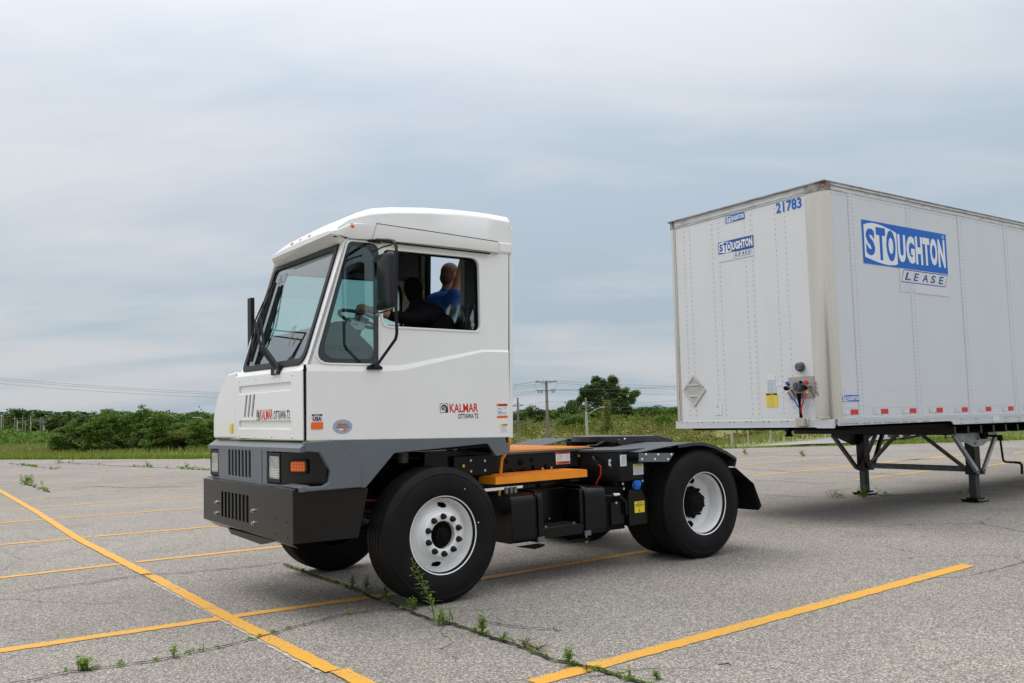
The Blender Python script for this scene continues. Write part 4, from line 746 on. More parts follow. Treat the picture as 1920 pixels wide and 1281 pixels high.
for i in range(5): b.plate([rect(-1.028, -.948, 1.426+i*.0072, 1.4295+i*.0072)], fr, 0, pinkf, w0=.001)
b.text('MADE IN', fr, -1.01, -.966, 1.465, 1.474, whitef, .0016, .02); b.text('USA', fr, -1.022, -.954, 1.429, 1.457, navy, .0018, .05); b.build('flag_sticker', TR, fix=False)
b = B(); b.plate([rect(-1.036, -.943, 1.368, 1.420, .012)], fr, .003, orr, w0=0, bevel=.001); b.build('side_reflector', TR, smooth=40)
b = B(); b.plate([ell(-.79, 1.381, .078, .053, 36)], fr, .0006, lightblue); b.plate([ell(-.79, 1.381, .074, .049, 36)], fr, 0, mat('sticker_silver', (.36, .39, .42), .4), w0=.001); b.plate([ell(-.79, 1.381, .062, .040, 36), ell(-.79, 1.381, .060, .038, 36)], fr, 0, lightblue, w0=.0014)
b.plate([[(-.835, 1.415), (-.795, 1.418), (-.79, 1.396), (-.755, 1.362), (-.75, 1.345), (-.785, 1.345), (-.80, 1.375), (-.83, 1.392)]], fr, 0, mat('sticker_salmon', (.55, .27, .20), .5), w0=.0016)
b.text('CERTIFIED', fr, -.832, -.748, 1.389, 1.401, ink, .002, .01); b.text('CLEAN IDLE', fr, -.842, -.738, 1.371, 1.384, ink, .002, .01); b.plate([rect(-.82, -.786, 1.355, 1.366)], fr, 0, whitef, w0=.002); b.text('C', fr, -.775, -.765, 1.353, 1.367, ink, .0024, .03); b.build('oval_sticker', TR, fix=False)
# ---- grey lower moulding (cab skirt)
rearskirt = [(-.905, 1.286), (.672, 1.247), (.681, 1.201), (.719, 1.191), (.711, 1.112), (.575, 1.092), (.494, 1.201), (-.366, 1.166), (-.612, .922), (-.66, .928), (-.665, 1.065)]
frontskirt = [(-1.095, 1.282), (-.875, 1.284), (-.655, 1.068), (-.655, .930), (-1.09, .930), (-1.09, .962), (-.955, .960), (-.908, .985), (-.895, 1.06), (-.975, 1.200), (-1.09, 1.212)]
b = B(); b.plate([fil(rearskirt, [0, .015, .01, .02, .03, .04, .03, .03, .01, 0, 0], 3)], NY(.10), .03, fascia, w0=-.012, bevel=.005)
b.plate([fil(frontskirt, [.01, .02, .04, .01, .01, .004, .02, .03, .03, .03, .004], 3)], NY(.10), .045, fascia, w0=-.012, bevel=.007)
b.build('side_moulding', TR, smooth=40)
b = B(); b.box(-.40, .56, .10, .55, 1.17, 1.20, blackm); b.box(.60, .72, .12, .6, 1.12, 1.24, blackm); b.build('skirt_inner', TR)
XG = -1.115
def lip(b, z0, z1, xo, xi, zi):   # horizontal lip running across the nose, chamfered back
    v = [(xo, .075, z0), (xo, 2.185, z0), (xo, 2.185, z1), (xo, .075, z1), (xi, .078, zi), (xi, 2.18, zi), (-1.0, .08, z0), (-1.0, 2.18, z0)]
    b.add(v, [(0, 1, 2, 3), (3, 2, 5, 4), (0, 6, 7, 1), (0, 3, 4), (1, 5, 2), (0, 4, 6), (1, 7, 5)], fascia)
b = B(); lip(b, 1.208, 1.238, XG-.012, -1.055, 1.288); b.box(-1.06, -.98, .11, 2.17, 1.212, 1.275, fascia)
lip(b, .928, .958, XG-.012, -1.06, .972)
grill = fil([(-1.70, .945), (-.832, .940), (-.832, 1.236), (-1.70, 1.242)], .012); slots = [fil([(-1.628+i*.083, .985), (-1.576+i*.083, .985), (-1.576+i*.083, 1.212), (-1.628+i*.083, 1.212)], .02) for i in range(7)]
b.plate([grill]+slots, NX(XG), .012, fascia, w0=.002, bevel=.003)
b.plate([rect(-.828, -.735, .945, 1.236)], NX(XG), .016, fascia, w0=-.006, bevel=.003); b.plate([rect(-1.90, -1.704, .945, 1.24)], NX(XG), .016, fascia, w0=-.006, bevel=.003)
b.build('front_moulding', TR, smooth=40)
b = B(); b.box(-1.09, -1.07, .80, 1.74, .92, 1.25, blackm)
for i in range(6): b.bolt((-1.09, 1.56-i*.083, 1.095+.003*i), (-1, 0, 0), .006, .01)
b.build('grille_backing', TR)
# headlamp pods
def pod(mir):
    my = (lambda y: 2.26-y) if mir else (lambda y: y)
    b = B(); v = []
    A0, A1, CX, CY_ = (.733, .47, -.915, .095) if not mir else (.345, .100, -.93, .06)
    for z in (.965, 1.205): v += [(XG+.02, my(A0), z), (XG+.005, my(A1), z), (CX, my(CY_), z), (-.90, my(min(.3, A1)), z), (-.98, my(A0), z)]
    b.add(v, [tuple(range(5)), tuple(range(5, 10))]+[(i, (i+1) % 5, 5+(i+1) % 5, 5+i) for i in range(5)], bumperm)
    pd = b.build('headlamp_pod', TR, bevel=.006)
    fr = NX(XG+.004) ; u = (lambda y: -my(y))
    b = B(); lo, hi = sorted((u(A0-.008), u(A1+.008))); b.plate([rect(lo, hi, .972, 1.198, .02), rect(lo+.016, hi-.016, 1.002, 1.172, .02)], NX(XG+.008), .012, rubber, w0=0, bevel=.003); b.build('lamp_bezel', pd, smooth=40)
    b = B(); c_ = (lo+hi)/2; b.plate([rect(lo+.014, hi-.014, 1.000, 1.174, .025)], NX(XG+.014), .014, lens, w0=0, bevel=.004)
    for i in range(5): b.plate([rect(lo+.03, hi-.03, 1.018+i*.013, 1.0215+i*.013)], NX(XG+.014), 0, whitef, w0=.0146)
    b.build('headlamp', pd, smooth=40)
    # amber lamp on the angled cheek
    if mir: return pd
    p0 = Vector((XG+.005, my(.47), 0)); p1 = Vector((-.915, my(.095), 0)); d = (p1-p0).normalized(); nrm = Vector((d.y, -d.x, 0)) if not mir else Vector((-d.y, d.x, 0))
    if nrm.x > 0: nrm = -nrm
    fr = (p0, d, Vector((0, 0, 1)), nrm)
    b = B(); b.plate([rect(.075, .255, 1.043, 1.152, .025), rect(.095, .235, 1.061, 1.134, .018)], fr, .014, rubber, w0=0, bevel=.003); b.build('lamp_bezel', pd, smooth=40)
    b = B(); b.plate([rect(.093, .237, 1.059, 1.136, .02)], fr, .010, amber, w0=0, bevel=.003)
    for i in range(5):
        for j in range(3): b.dome(fr[0]+d*(.112+i*.0265)+Vector((0, 0, 1.074+j*.0235))+nrm*.010, nrm, .009, .003, mat('amber_led', (.95, .24, .02), .2, coat=1), 6)
    b.build('turn_signal', pd, smooth=40); return pd
pod(False); pod(True)
# ---- bumper
XB = -1.167
b = B(); bo = fil([(-2.19, .585), (-.12, .56), (-.12, .944), (-2.19, .942)], [.03, .012, .012, .03])
bs = [rect(-1.694+i*.0885, -1.644+i*.0885, .642, .856, .008) for i in range(8)]
b.plate([bo]+bs, NX(XB), .006, bumperm, w0=-.006, bevel=.002)
b.plate([fil([(XB, .568), (-.664, .560), (-.575, .918), (XB, .942)], [0, .01, .01, 0])], NY(.115), .012, bumperm, w0=-.006, bevel=.002)
b.prism([(XB, .585), (-.75, .58), (-.70, .92), (XB, .942)], NY(2.19), .012, bumperm)
b.add([(XB-.0005, .113, .940), (XB-.0005, 2.19, .940), (XB+.05, 2.19, .958), (XB+.05, .113, .958), (-.60, .113, .935), (-.60, .30, .935), (XB+.10, .30, .955)], [(0, 1, 2, 3), (3, 4, 5, 6)], bumperm)
b.add([(XB, .12, .560), (XB, 2.05, .582), (XB+.05, 2.0, .540), (XB+.05, .14, .530)], [(0, 1, 2, 3)], bumperm)
bp_ = b.build('bumper', TR, smooth=30)
b = B(); b.box(-1.13, -1.115, .80, 1.75, .60, .93, blackm); b.box(-1.10, -.98, .13, 2.15, .90, .935, blackm)
b.plate([[(-1.58, .55), (-.50, .55), (-.80, .495), (-1.50, .512)]], NX(-1.10), .05, blackp); b.build('bumper_inner', bp_)
for y, z in [(1.81, .753), (1.811, .662), (.905, .745), (.904, .65)]: b = B(); b.bolt((XB, y, z), (-1, 0, 0), .019, .006); b.bolt((XB-.006, y, z), (-1, 0, 0), .014, .014); b.build('bumper_bolt', bp_)
for y, z in [(.45, .72), (.22, .71), (.45, .61), (.22, .60)]: b = B(); b.cyl((XB-.0005, y, z), (XB-.0015, y, z), .006, blackm, 8); b.build('bumper_hole', bp_)
# ---- wheels
def tyre(b, c, ax, w=.285, R_=.522, rr=.292):
    prof = [(rr-.01, .02), (rr, -.004), (rr+.02, -.018), (.385, -.026), (.44, -.020), (.462, -.012), (.47, -.014), (.478, -.008), (.498, .006), (R_-.008, .018), (R_, .030)]
    g0, g1 = .030, w-.030; n = 4
    for i in range(n):
        c_ = g0+(g1-g0)*(i+1)/(n+1); prof += [(R_+.001, c_-.008), (R_-.012, c_-.0055), (R_-.012, c_+.0055), (R_+.001, c_+.008)]
    prof += [(R_, w-.030), (R_-.008, w-.018), (.498, w-.006), (.47, w+.012), (.385, w+.026), (rr, w+.004), (rr-.01, w-.02)]
    b.lathe(prof, c, ax, tyrem, 96)
    ax = Vector(ax).normalized(); a = Vector((1, 0, 0)); u = Vector((0, 0, 1))
    for i in range(84):      # shoulder sipes
        t = 2*math.pi*i/84; d = a*math.cos(t)+u*math.sin(t); s_ = a*-math.sin(t)+u*math.cos(t); p = Vector(c)+d*(R_-.010)
        for off in (.041, w-.041):
            q = p+ax*off; v = [q+s_*e1*.0028+ax*e2*.010+d*e3 for e1 in (-1, 1) for e2 in (-1, 1) for e3 in (-.012, .0106)]
            b.add(v, [(0, 1, 3, 2), (4, 6, 7, 5), (0, 4, 5, 1), (2, 3, 7, 6), (0, 2, 6, 4), (1, 5, 7, 3)], blackm)
def disc_holes(b, c, ax, R0, R1, z0, z1, n, rh, rad, ph, m, steps=6, N_=120):
    """ring between radii with real oval holes: skip the faces in the holes"""
    ax = Vector(ax); a = Vector((1, 0, 0)); u = Vector((0, 0, 1)); k = steps+1; vs = []
    for i in range(N_):
        t = 2*math.pi*i/N_
        for j in range(k): r = R0+(R1-R0)*j/steps; vs.append(Vector(c)+ax*(z0+(z1-z0)*(j/steps))+(a*math.cos(t)+u*math.sin(t))*r)
    fs = []
    for i in range(N_):
        for j in range(steps):
            t = 2*math.pi*(i+.5)/N_; r = R0+(R1-R0)*(j+.5)/steps; skip = False
            for h in range(n):
                th = ph+2*math.pi*h/n; dx = r*math.cos(t)-rad*math.cos(th); dy = r*math.sin(t)-rad*math.sin(th)
                tx = -dx*math.sin(th)+dy*math.cos(th); rx = dx*math.cos(th)+dy*math.sin(th)
                if (tx/rh[0])**2+(rx/rh[1])**2 < 1: skip = True
            if not skip: fs.append((i*k+j, i*k+j+1, ((i+1) % N_)*k+j+1, ((i+1) % N_)*k+j))
    b.add(vs, fs, m)
def wheel_front(x, y, s):
    """s=+1: outer face looks to -y"""
    ax = (0, s, 0); w = B(); c = (x, y, .522); b = B(); tyre(b, c, ax); wh = root('wheel'); wh.parent = TR; b.dome((x+.31, y-.027*s, .59), (0, -s, 0), .006, .002, whitef, 8); b.dome((x+.19, y-.027*s, .86), (0, -s, 0), .006, .002, brass, 8); b.build('tyre', wh, smooth=30, fix=False)
    b = B(); b.lathe([(.292, -.006), (.305, -.012), (.308, .0), (.300, .008), (.284, .030), (.276, .075), (.262, .098)], c, ax, rimw, 96)
    disc_holes(b, c, ax, .262, .180, .098, .020, 2, (.042, .022), .226, R(82), rimw, 10, 160)
    b.lathe([(.180, .020), (.172, .006), (.160, .000), (.112, .000), (.107, .004), (.107, .05)], c, ax, rimw, 96); b.build('rim', wh, smooth=40, fix=False)
    b = B(); b.lathe([(.107, .05), (.07, .052), (.062, .03), (.058, .012), (.034, .008), (.03, -.004), (0, -.006)], c, ax, blackm, 40); b.lathe([(.30, .14), (.0, .14)], c, ax, blackm, 40); b.build('hub', wh, smooth=40, fix=False)
    for i in range(10):
        t = 2*math.pi*(i+.5)/10; p = Vector((x+.1425*math.cos(t), y, .522+.1425*math.sin(t))); a = Vector(ax); b = B(); b.lathe([(.024, 0), (.023, -.012), (.017, -.018), (.015, -.036), (.009, -.045), (0, -.047)], p, a, rubber, 12); b.build('wheel_nut', wh, smooth=40, fix=False)
    return wh
def wheel_rear(x, y, s, inner=False):
    ax = (0, s, 0); c = (x, y, .522); wh = root('wheel'); wh.parent = TR; b = B(); tyre(b, c, ax); b.build('tyre', wh, smooth=30, fix=False)
    if inner: return wh
    b = B(); b.lathe([(.292, -.006), (.305, -.012), (.308, .0), (.300, .008), (.284, .028), (.276, .045), (.268, .080), (.262, .14), (.258, .165)], c, ax, rimw, 96)
    disc_holes(b, c, ax, .258, .13, .165, .195, 2, (.044, .034), .210, R(-96), rimw, 10, 160)
    b.lathe([(.13, .195), (.0, .195)], c, ax, rimw, 40); b.build('rim', wh, smooth=40, fix=False)
    b = B(); b.lathe([(.150, .19), (.148, .165), (.135, .155), (.112, .15), (.10, .09), (.085, .075), (.05, .07), (.045, .062), (0, .06)], c, ax, blackm, 40)
    for i in range(10):
        t = 2*math.pi*(i+.5)/10; p = Vector((x+.1425*math.cos(t), y, .522+.1425*math.sin(t)))+Vector(ax)*.165; b.lathe([(.015, 0), (.014, -.022), (.009, -.036), (0, -.04)], p, ax, blackm, 10)
    for i in range(8):
        t = 2*math.pi*(i+.5)/8; p = Vector((x+.088*math.cos(t), y, .522+.088*math.sin(t)))+Vector(ax)*.085; b.cyl(p, p-Vector(ax)*.012, .010, blackm, 6)
    b.lathe([(.30, .21), (0, .21)], c, ax, blackm, 40); b.build('hub', wh, smooth=40, fix=False); return wh
wheel_front(0, .0, 1); wheel_front(0.03, 2.28, -1)
wheel_rear(2.946, 0, 1); wheel_rear(2.946, .335, 1, True); wheel_rear(2.946, 2.28, -1); wheel_rear(2.946, 1.945, -1, True)
# ---- chassis
b = B()
for y0 in (.66, 1.54): b.box(-1.05, 3.55, y0, y0+.085, .78, 1.045, blackp)
for x in (-.9, -.3, .9, 2.0, 3.5): b.box(x, x+.08, .745, 1.54, .82, 1.0, blackp)
b.cyl((0, .3, .52), (0, 2.0, .52), .05, blackp); b.cyl((2.946, .3, .522), (2.946, 2.0, .522), .075, blackp); b.lathe([(.0, -.2), (.16, -.14), (.2, 0), (.16, .14), (0, .2)], (2.946, 1.14, .54), (1, 0, 0), blackp, 24)
b.box(-.9, .6, .75, 1.5, .70, 1.16, blackm); b.cyl((-.45, .62, .75), (-.2, .62, .75), .06, rubber); b.box(.05, .62, .35, .62, .80, 1.15, blackp)
for i in range(3): b.bar((-.62, .35+.02*i, .62-.015*i), (.62, .35+.02*i, .60-.015*i), .06, .012, blackp)
b.build('chassis', TR, bevel=.004)
b = B(); b.tube([(-.55, .5, 1.06), (-.2, .42, 1.12), (.25, .40, 1.08), (.5, .42, .95)], .014, rubber); b.tube([(-.55, .55, .80), (-.3, .5, .78), (0, .5, .9)], .008, redl); b.tube([(-.62, .45, .74), (-.4, .45, .70), (-.2, .5, .72)], .008, mat('dull_red_hose', (.25, .01, .01), .5)); b.cyl((-.12, .40, 1.15), (-.12, .40, 1.07), .045, galvd); b.tube([(-.6, .4, 1.04), (-.45, .38, 1.03)], .012, brass); b.build('hoses', TR, smooth=60)
b = B(); b.box(.70, 1.78, .47, .485, .93, 1.075, blackp); b.box(.70, 1.95, .45, .49, 1.075, 1.098, mat('deck_edge_grey', (.05, .052, .055), .45)); b.box(.30, .69, .30, .40, .93, 1.10, blackp)
b.box(.60, .74, .36, .47, .90, 1.12, blackp)
for x, z in [(.95, 1.02), (1.23, 1.02), (.99, .94), (1.13, .94), (1.1, 1.01)]: b.dome((x, .47, z), (0, -1, 0), .022 if x != 1.1 else .036, .012, blackm, 10)
b.build('deck_side_rail', TR, bevel=.004)
b = B()
for x, z in [(.46, 1.06), (.60, 1.05), (.46, .97), (.60, .97)]: b.bolt((x, .30, z), (0, -1, 0), .011, .01)
for x, z in [(.385, 1.02), (.39, .93), (1.32, .935), (1.42, .937), (1.75, 1.03)]: b.bolt((x, .44 if x > 1 else .3, z), (0, -1, 0), .014, .012, brass)
b.build('frame_bolts', TR)
for i in (0, 1):
    b = B(); x = 1.27+i*.14; b.plate([[(x-.03, .90), (x+.05, .90), (x+.03, .97), (x-.03, .97)]], NY(.46), .01, blackp, w0=0); b.build('step_bracket', TR)
# grated orange deck and step
def grating(name, x0, x1, y0, y1, z, h, pitch=.034, edge=.03):
    b = B(); b.box(x0, x1, y0, y0+.004, z-h, z, orange); b.box(x0, x1, y1-.004, y1, z-h, z, orange); b.box(x0, x0+.004, y0, y1, z-h, z, orange); b.box(x1-.004, x1, y0, y1, z-h, z, orange)
    x = x0+.02
    while x < x1-.01: b.box(x, x+.017, y0+.004, y1-.004, z-.012, z+.006, orange); x += pitch
    y = y0+.03
    while y < y1-.01: b.box(x0+.01, x1-.01, y, y+.01, z-.02, z-.001, orange); y += .05
    return b.build(name, TR)
grating('side_step', .57, 1.563, .10, .44, .920, .058); grating('deck_grating', .80, 1.98, .52, 1.78, 1.100, .03)
b = B(); b.box(.80, 2.0, .5, 1.8, 1.03, 1.055, blackm); b.build('deck_pan', TR)
b = B(); b.tube([(.80, .22, 1.26), (.80, .21, 1.19), (.785, .22, 1.13), (.74, .24, 1.06), (.735, .26, .93)], .014, orange); b.build('grab_bar', TR, smooth=60)
# fuel tank with step pocket
b = B(); R4 = .085
tk = lambda y0, y1: fil([(y0, .358), (y1, .358), (y1, .768), (y0, .768)], [.05, .05, R4, R4], 6)
b.prism([(-a, c) for a, c in tk(.10, .62)], NX(.975), .25, blackp); b.prism([(-a, c) for a, c in tk(.10, .62)], NX(1.775), .235, blackp)
midp = [(-a, c) for a, c in fil([(.105, .368), (.60, .368), (.60, .765), (.105, .765)], [.03, .05, R4, R4], 6)]
# middle: bottom, back and roof of the recess
b.box(.975, 1.54, .105, .6, .368, .462, blackp); b.box(.975, 1.54, .34, .6, .462, .765, blackp); b.box(.975, 1.065, .106, .34, .462, .76, blackp); b.box(1.47, 1.54, .106, .34, .462, .76, blackp)
b.build('fuel_tank', TR, smooth=40, bevel=.006)
b = B()
for i in range(11): b.bar((1.09+i*.034, .12, .466), (1.11+i*.034, .33, .466), .012, .008, mat('tread_rubber', (.03, .03, .03), .5))
b.cyl((1.09, .12, .465), (1.09, .12, .475), .012, steel, 8); b.cyl((1.42, .14, .465), (1.42, .14, .475), .012, steel, 8); b.cyl((1.29, .32, .50), (1.29, .32, .51), .010, steel, 8); b.build('tank_step', TR)
for x in (.995, 1.515):
    b = B(); sp_ = fil([(-.62, .345), (-.088, .345), (-.088, .78), (-.62, .78)], [.05, .05, .09, .09], 6); b.plate([sp_, fil([(-.61, .357), (-.099, .357), (-.099, .769), (-.61, .769)], [.05, .05, .085, .085], 6)], NX(x+.045), .045, blackp, w0=0, bevel=.003)
    b.box(x-.01, x+.055, .085, .098, .352, .395, fascia); b.cyl((x+.02, .11, .35), (x+.02, .11, .285), .008, brass, 8); b.cyl((x+.02, .11, .325), (x+.02, .11, .305), .016, steel, 6); b.plate([[(x-.2, .33), (x+.05, .33), (x+.05, .315), (x-.05, .30)]], NY(.16), .08, blackm, w0=0); b.build('tank_strap', TR, smooth=40)
label_on(TR, (Vector((0, .112, 0)), Vector((1, 0, 0)), Vector((0, .26, .965)).normalized(), Vector((0, -.965, .26)).normalized()), .835, .975, .715, .792, whitef, [], 'fuel_label', w=.012, texts=[('ULTRA', .35, .65, .79, .93, greyink, .01), ('LOW-SULFUR', .1, .9, .56, .72, greyink, .01), ('DIESEL FUEL', .1, .9, .33, .49, greyink, .01), ('ONLY', .35, .65, .1, .26, greyink, .01)])
label_on(TR, NY(.335), 1.085, 1.13, .64, .71, whitef, rowsN(.2, .8, 4, lightblue), 'tank_label')
for x in (.77, .82, .865): b = B(); b.cyl((x+.02, .26, .765), (x+.02, .26, .815), .018, galv, 10); b.build('tank_fitting', TR, smooth=50)
b = B(); b.cyl((.72, .26, .75), (.72, .26, .80), .012, brass, 8); b.build('tank_fitting', TR, smooth=50)
# battery / control box and its step-top
b = B(); b.plate([fil([(1.80, .50), (1.80, .49), (2.0, .15), (2.30, .15), (2.30, .66), (1.80, .66)], .004)], (Vector((0, 0, 0)), Vector((1, 0, 0)), Vector((0, 1, 0)), Vector((0, 0, 1))), .27, blackp, w0=.785, bevel=.004)
b.plate([[(1.76, .47), (1.99, .13), (2.31, .13), (2.31, .70), (1.76, .70)]], NZ(0), .028, mat('lid_grey', (.045, .047, .05), .4), w0=1.055, bevel=.008); b.build('battery_box', TR, smooth=40)
label_on(TR, NY(.148), 2.005, 2.085, .925, 1.03, whitef, rowsN(.15, .7, 9, greyink, .2, .8), 'notice_label', texts=[('NOTICE', .3, .75, .8, .88, ink, .02)], w=.002)
label_on(TR, NY(.148), 2.165, 2.295, .835, .935, whitef, rowsN(.08, .68, 6, greyink), 'caution_label', (.2, yel), .002, [('CAUTION', .25, .85, .84, .95, ink, .03)])
label_on(TR, NY(.468), 1.505, 1.672, .962, 1.080, whitef, rowsN(.3, .66, 5, greyink, .06, .55)+rowsN(.35, .6, 3, greyink, .65, .95), 'warning_label', (.22, orl), .002, [('WARNING', .2, .95, .81, .95, ink, .03), ('WARNING', .2, .95, .05, .19, ink, .03)], (.22, orl))
b = B(); b.box(1.94, 1.972, .22, .235, .93, .99, whitef); b.dome((1.956, .22, .96), (0, -1, 0), .011, .012, ink, 8); b.bolt((1.956, .225, 1.003), (0, -1, 0), .007, .006); b.bolt((1.956, .225, .917), (0, -1, 0), .007, .006); b.build('battery_switch', TR)
b = B(); b.tube([(1.88, .33, .945), (1.90, .30, .93), (1.905, .31, .85), (1.885, .36, .76)], .008, mat('red_cable', (.6, .02, .01), .4)); b.tube([(1.84, .33, 1.02), (1.80, .28, 1.0), (1.82, .25, .96), (1.86, .3, .9)], .009, rubber); b.build('battery_cable', TR, smooth=60)
# urea tank
b = B(); b.plate([[(2.085, .375), (2.318, .375), (2.318, .598), (2.255, .70), (2.10, .70), (2.085, .64)]], NY(.14), .36, blackp, w0=-.36, bevel=.006); b.box(1.80, 2.08, .2, .6, .35, .74, blackm); b.box(1.90, 2.07, .18, .2, .40, .60, blackp); b.build('urea_tank', TR, smooth=40)
b = B(); b.cyl((2.215, .20, .665), (2.205, .16, .72), .042, rubber, 20); cap = (Vector((2.205, .157, .722)), Vector((2.195, .13, .765)))
bl = mat('blue_cap_plastic', (.02, .16, .75), .3, coat=.3); b.cyl(cap[0], cap[1], .040, bl, 20); b.bar(cap[1]+Vector((-.035, 0, .008)), cap[1]+Vector((.035, 0, .008)), .02, .022, bl)
b.build('filler_cap', TR, smooth=40, bevel=.003)
label_on(TR, NY(.139), 2.155, 2.282, .488, .592, yel, rowsN(.55, .62, 2)+rowsN(.42, .48, 1, ink, .4, .6), 'caution_label', None, .002, [('CAUTION', .28, .72, .80, .90, ink, .02), ('DIESEL EXHAUST FLUID', .06, .94, .66, .74, ink, .02)])
b = B(); b.plate([[(2.205, .498), (2.225, .498), (2.215, .518)]], NY(.139), 0, ink, w0=.004)
for x, z in [(2.02, .765), (2.27, .775), (2.03, .72), (1.93, .60)]: b.bolt((x, .148, z), (0, -1, 0), .012, .012)
b.tube([(1.86, .2, .66), (1.98, .16, .665), (2.06, .15, .60), (2.065, .15, .48)], .012, rubber); b.cyl((1.93, .17, .672), (1.99, .16, .668), .014, whitef, 10); b.build('urea_fittings', TR)
# rear fender with bracket and mud flaps
def sheet(prof, y0, y1, t, m, b):
    n = len(prof); v = [(x, y, z) for x, z in prof for y in (y0, y1)]+[(x, y, z-t) for x, z in prof for y in (y0, y1)]; o_ = 2*n
    f = [(2*i, 2*i+1, 2*i+3, 2*i+2) for i in range(n-1)]+[(o_+2*i, o_+2*i+2, o_+2*i+3, o_+2*i+1) for i in range(n-1)]+[(2*i, 2*i+2, o_+2*i+2, o_+2*i) for i in range(n-1)]+[(2*i+1, o_+2*i+1, o_+2*i+3, 2*i+3) for i in range(n-1)]+[(0, o_, o_+1, 1), (2*n-2, 2*n-1, o_+2*n-1, o_+2*n-2)]
    b.add(v, f, m)
fp = [(2.10, 1.055), (2.40, 1.085), (2.60, 1.10), (2.80, 1.112), (2.95, 1.106), (3.11, 1.07), (3.28, 1.005), (3.42, .935), (3.385, .855)]
fendm = mat('fender_black_plastic', (.028, .029, .031), .42, bump=.04, bscale=40)
b = B(); sheet(fp, -.02, .62, .006, fendm, b); sheet(fp[2:], -.024, -.018, .03, fendm, b); b.build('fender', TR, smooth=50)
b = B(); sheet([(x-.02, z+.012+(.018 if 2.5 < x < 3 else 0)) for x, z in fp], 1.68, 2.30, .006, fendm, b); b.build('fender', TR, smooth=50)
b = B(); b.plate([[(2.075, .968), (2.455, .948), (2.53, 1.025), (2.078, 1.046)]], NY(-.026), .006, fascia, w0=0)
for x, z in [(2.164, 1.027), (2.321, 1.018), (2.495, 1.009), (2.114, .986), (2.277, .977), (2.448, .967)]: b.dome((x, -.033, z), (0, -1, 0), .014, .008, steel, 8)
b.build('fender_bracket', TR)
b = B(); b.plate([[(3.40, .60), (3.42, .85), (3.47, .815)]], NY(.0), .01, blackm); 
for ya, yb in ((-.02, .60), (1.68, 2.28)):
    b = B(); b.add([(3.40, ya, .835), (3.40, yb, .835), (3.72, yb, .385), (3.745, ya+.02, .385), (3.765, ya, .43), (3.66, ya, .66)], [(0, 5, 4, 3, 2, 1)], blackm); b.add([(3.408, ya, .835), (3.408, yb, .835), (3.728, yb, .385), (3.753, ya+.02, .385), (3.773, ya, .43), (3.668, ya, .66)], [(0, 1, 2, 3, 4, 5)], blackm); b.build('mud_flap', TR)
# fifth wheel
b = B(); pp = [(2.86-.47*math.sin(t), 1.14-.47*math.cos(t)) for t in np.linspace(-.5, math.pi+.5, 34)]; pp = [(3.42, .84)]+pp+[(3.42, 1.44), (3.42, 1.26), (3.0, 1.19), (2.94, 1.14), (3.0, 1.09), (3.42, 1.02)]
vs = []; 
def f5(x, z): return z-(x-2.40)*.022-max(0, x-3.12)*.16
P5 = pp; n = len(P5); fwm = mat('fifth_wheel_steel', (.035, .036, .038), .38, var=.4, vscale=7)
b.add([(x, y, f5(x, 1.182)) for x, y in P5]+[(x, y, f5(x, 1.120)) for x, y in P5], [tuple(range(n)), tuple(range(n, 2*n))[::-1]]+[(i, (i+1) % n, n+(i+1) % n, n+i) for i in range(n)], fwm)
b.plate([[(2.52, 1.10), (2.58, 1.075), (2.75, 1.075), (3.02, 1.10), (3.06, 1.13), (2.52, 1.15)]], NY(.70), .03, fwm, w0=-.03); b.plate([[(2.52, 1.10), (2.58, 1.075), (2.75, 1.075), (3.02, 1.10), (3.06, 1.13), (2.52, 1.15)]], NY(1.56), .03, fwm, w0=0)
b.box(2.35, 3.2, .78, 1.5, 1.03, 1.07, blackp); b.box(2.5, 2.75, .75, 1.53, 1.05, 1.12, blackm); b.cyl((2.62, .72, 1.14), (2.62, .735, 1.14), .018, steel, 8); b.cyl((2.8, .74, 1.09), (2.95, .74, 1.09), .018, galvd, 10)
b.build('fifth_wheel', TR, smooth=30, bevel=.006)
b = B(); b.box(2.0, 2.36, .55, .95, 1.058, 1.068, blackp); b.tube([(2.0, .75, 1.09), (2.2, .70, 1.10), (2.30, .70, 1.13)], .012, rubber); b.cyl((2.10, .70, 1.07), (2.10, .70, 1.11), .01, brass, 8); b.build('fifth_wheel_base', TR)
# ---- wipers
b = B(); b.box(-1.10, -1.03, .54, .70, 1.79, 1.855, rubber); b.bar((-1.08, .60, 1.84), (-1.13, .76, 2.0), .035, .03, rubber); b.bar((-1.08, .66, 1.86), (-1.135, .82, 2.02), .028, .03, rubber)
b.tube([(-1.13, .76, 2.0), (-1.12, .86, 2.27), (-.985, 1.26, 2.24)], [.010, .008, .006], rubber, 6); b.tube([(-1.135, .82, 2.02), (-1.14, .91, 2.22), (-.995, 1.32, 2.20)], [.010, .008, .006], rubber, 6); b.bolt((-1.10, .58, 1.81), (-1, 0, 0), .015, .012); b.build('wiper_arm', TR)
for yb in (1.27, 1.335):
    b = B(); A_ = WO+Vector((0, yb-.02, 0))+WV*.08+WN*.03; Z_ = WO+Vector((0, yb+.02, 0))+WV*.80+WN*.03; b.bar(A_, Z_, .010, .022, rubber, upd=WN); M_ = (A_+Z_)/2
    for f0, f1 in ((.06, .46), (.54, .94)): b.tube([A_.lerp(Z_, f0)+WN*.012, A_.lerp(Z_, (f0+f1)/2)+WN*.03, A_.lerp(Z_, f1)+WN*.012], .005, rubber, 6)
    b.tube([A_.lerp(Z_, .26)+WN*.03, M_+WN*.05, A_.lerp(Z_, .74)+WN*.03], .007, rubber, 6); b.build('wiper_blade', TR)
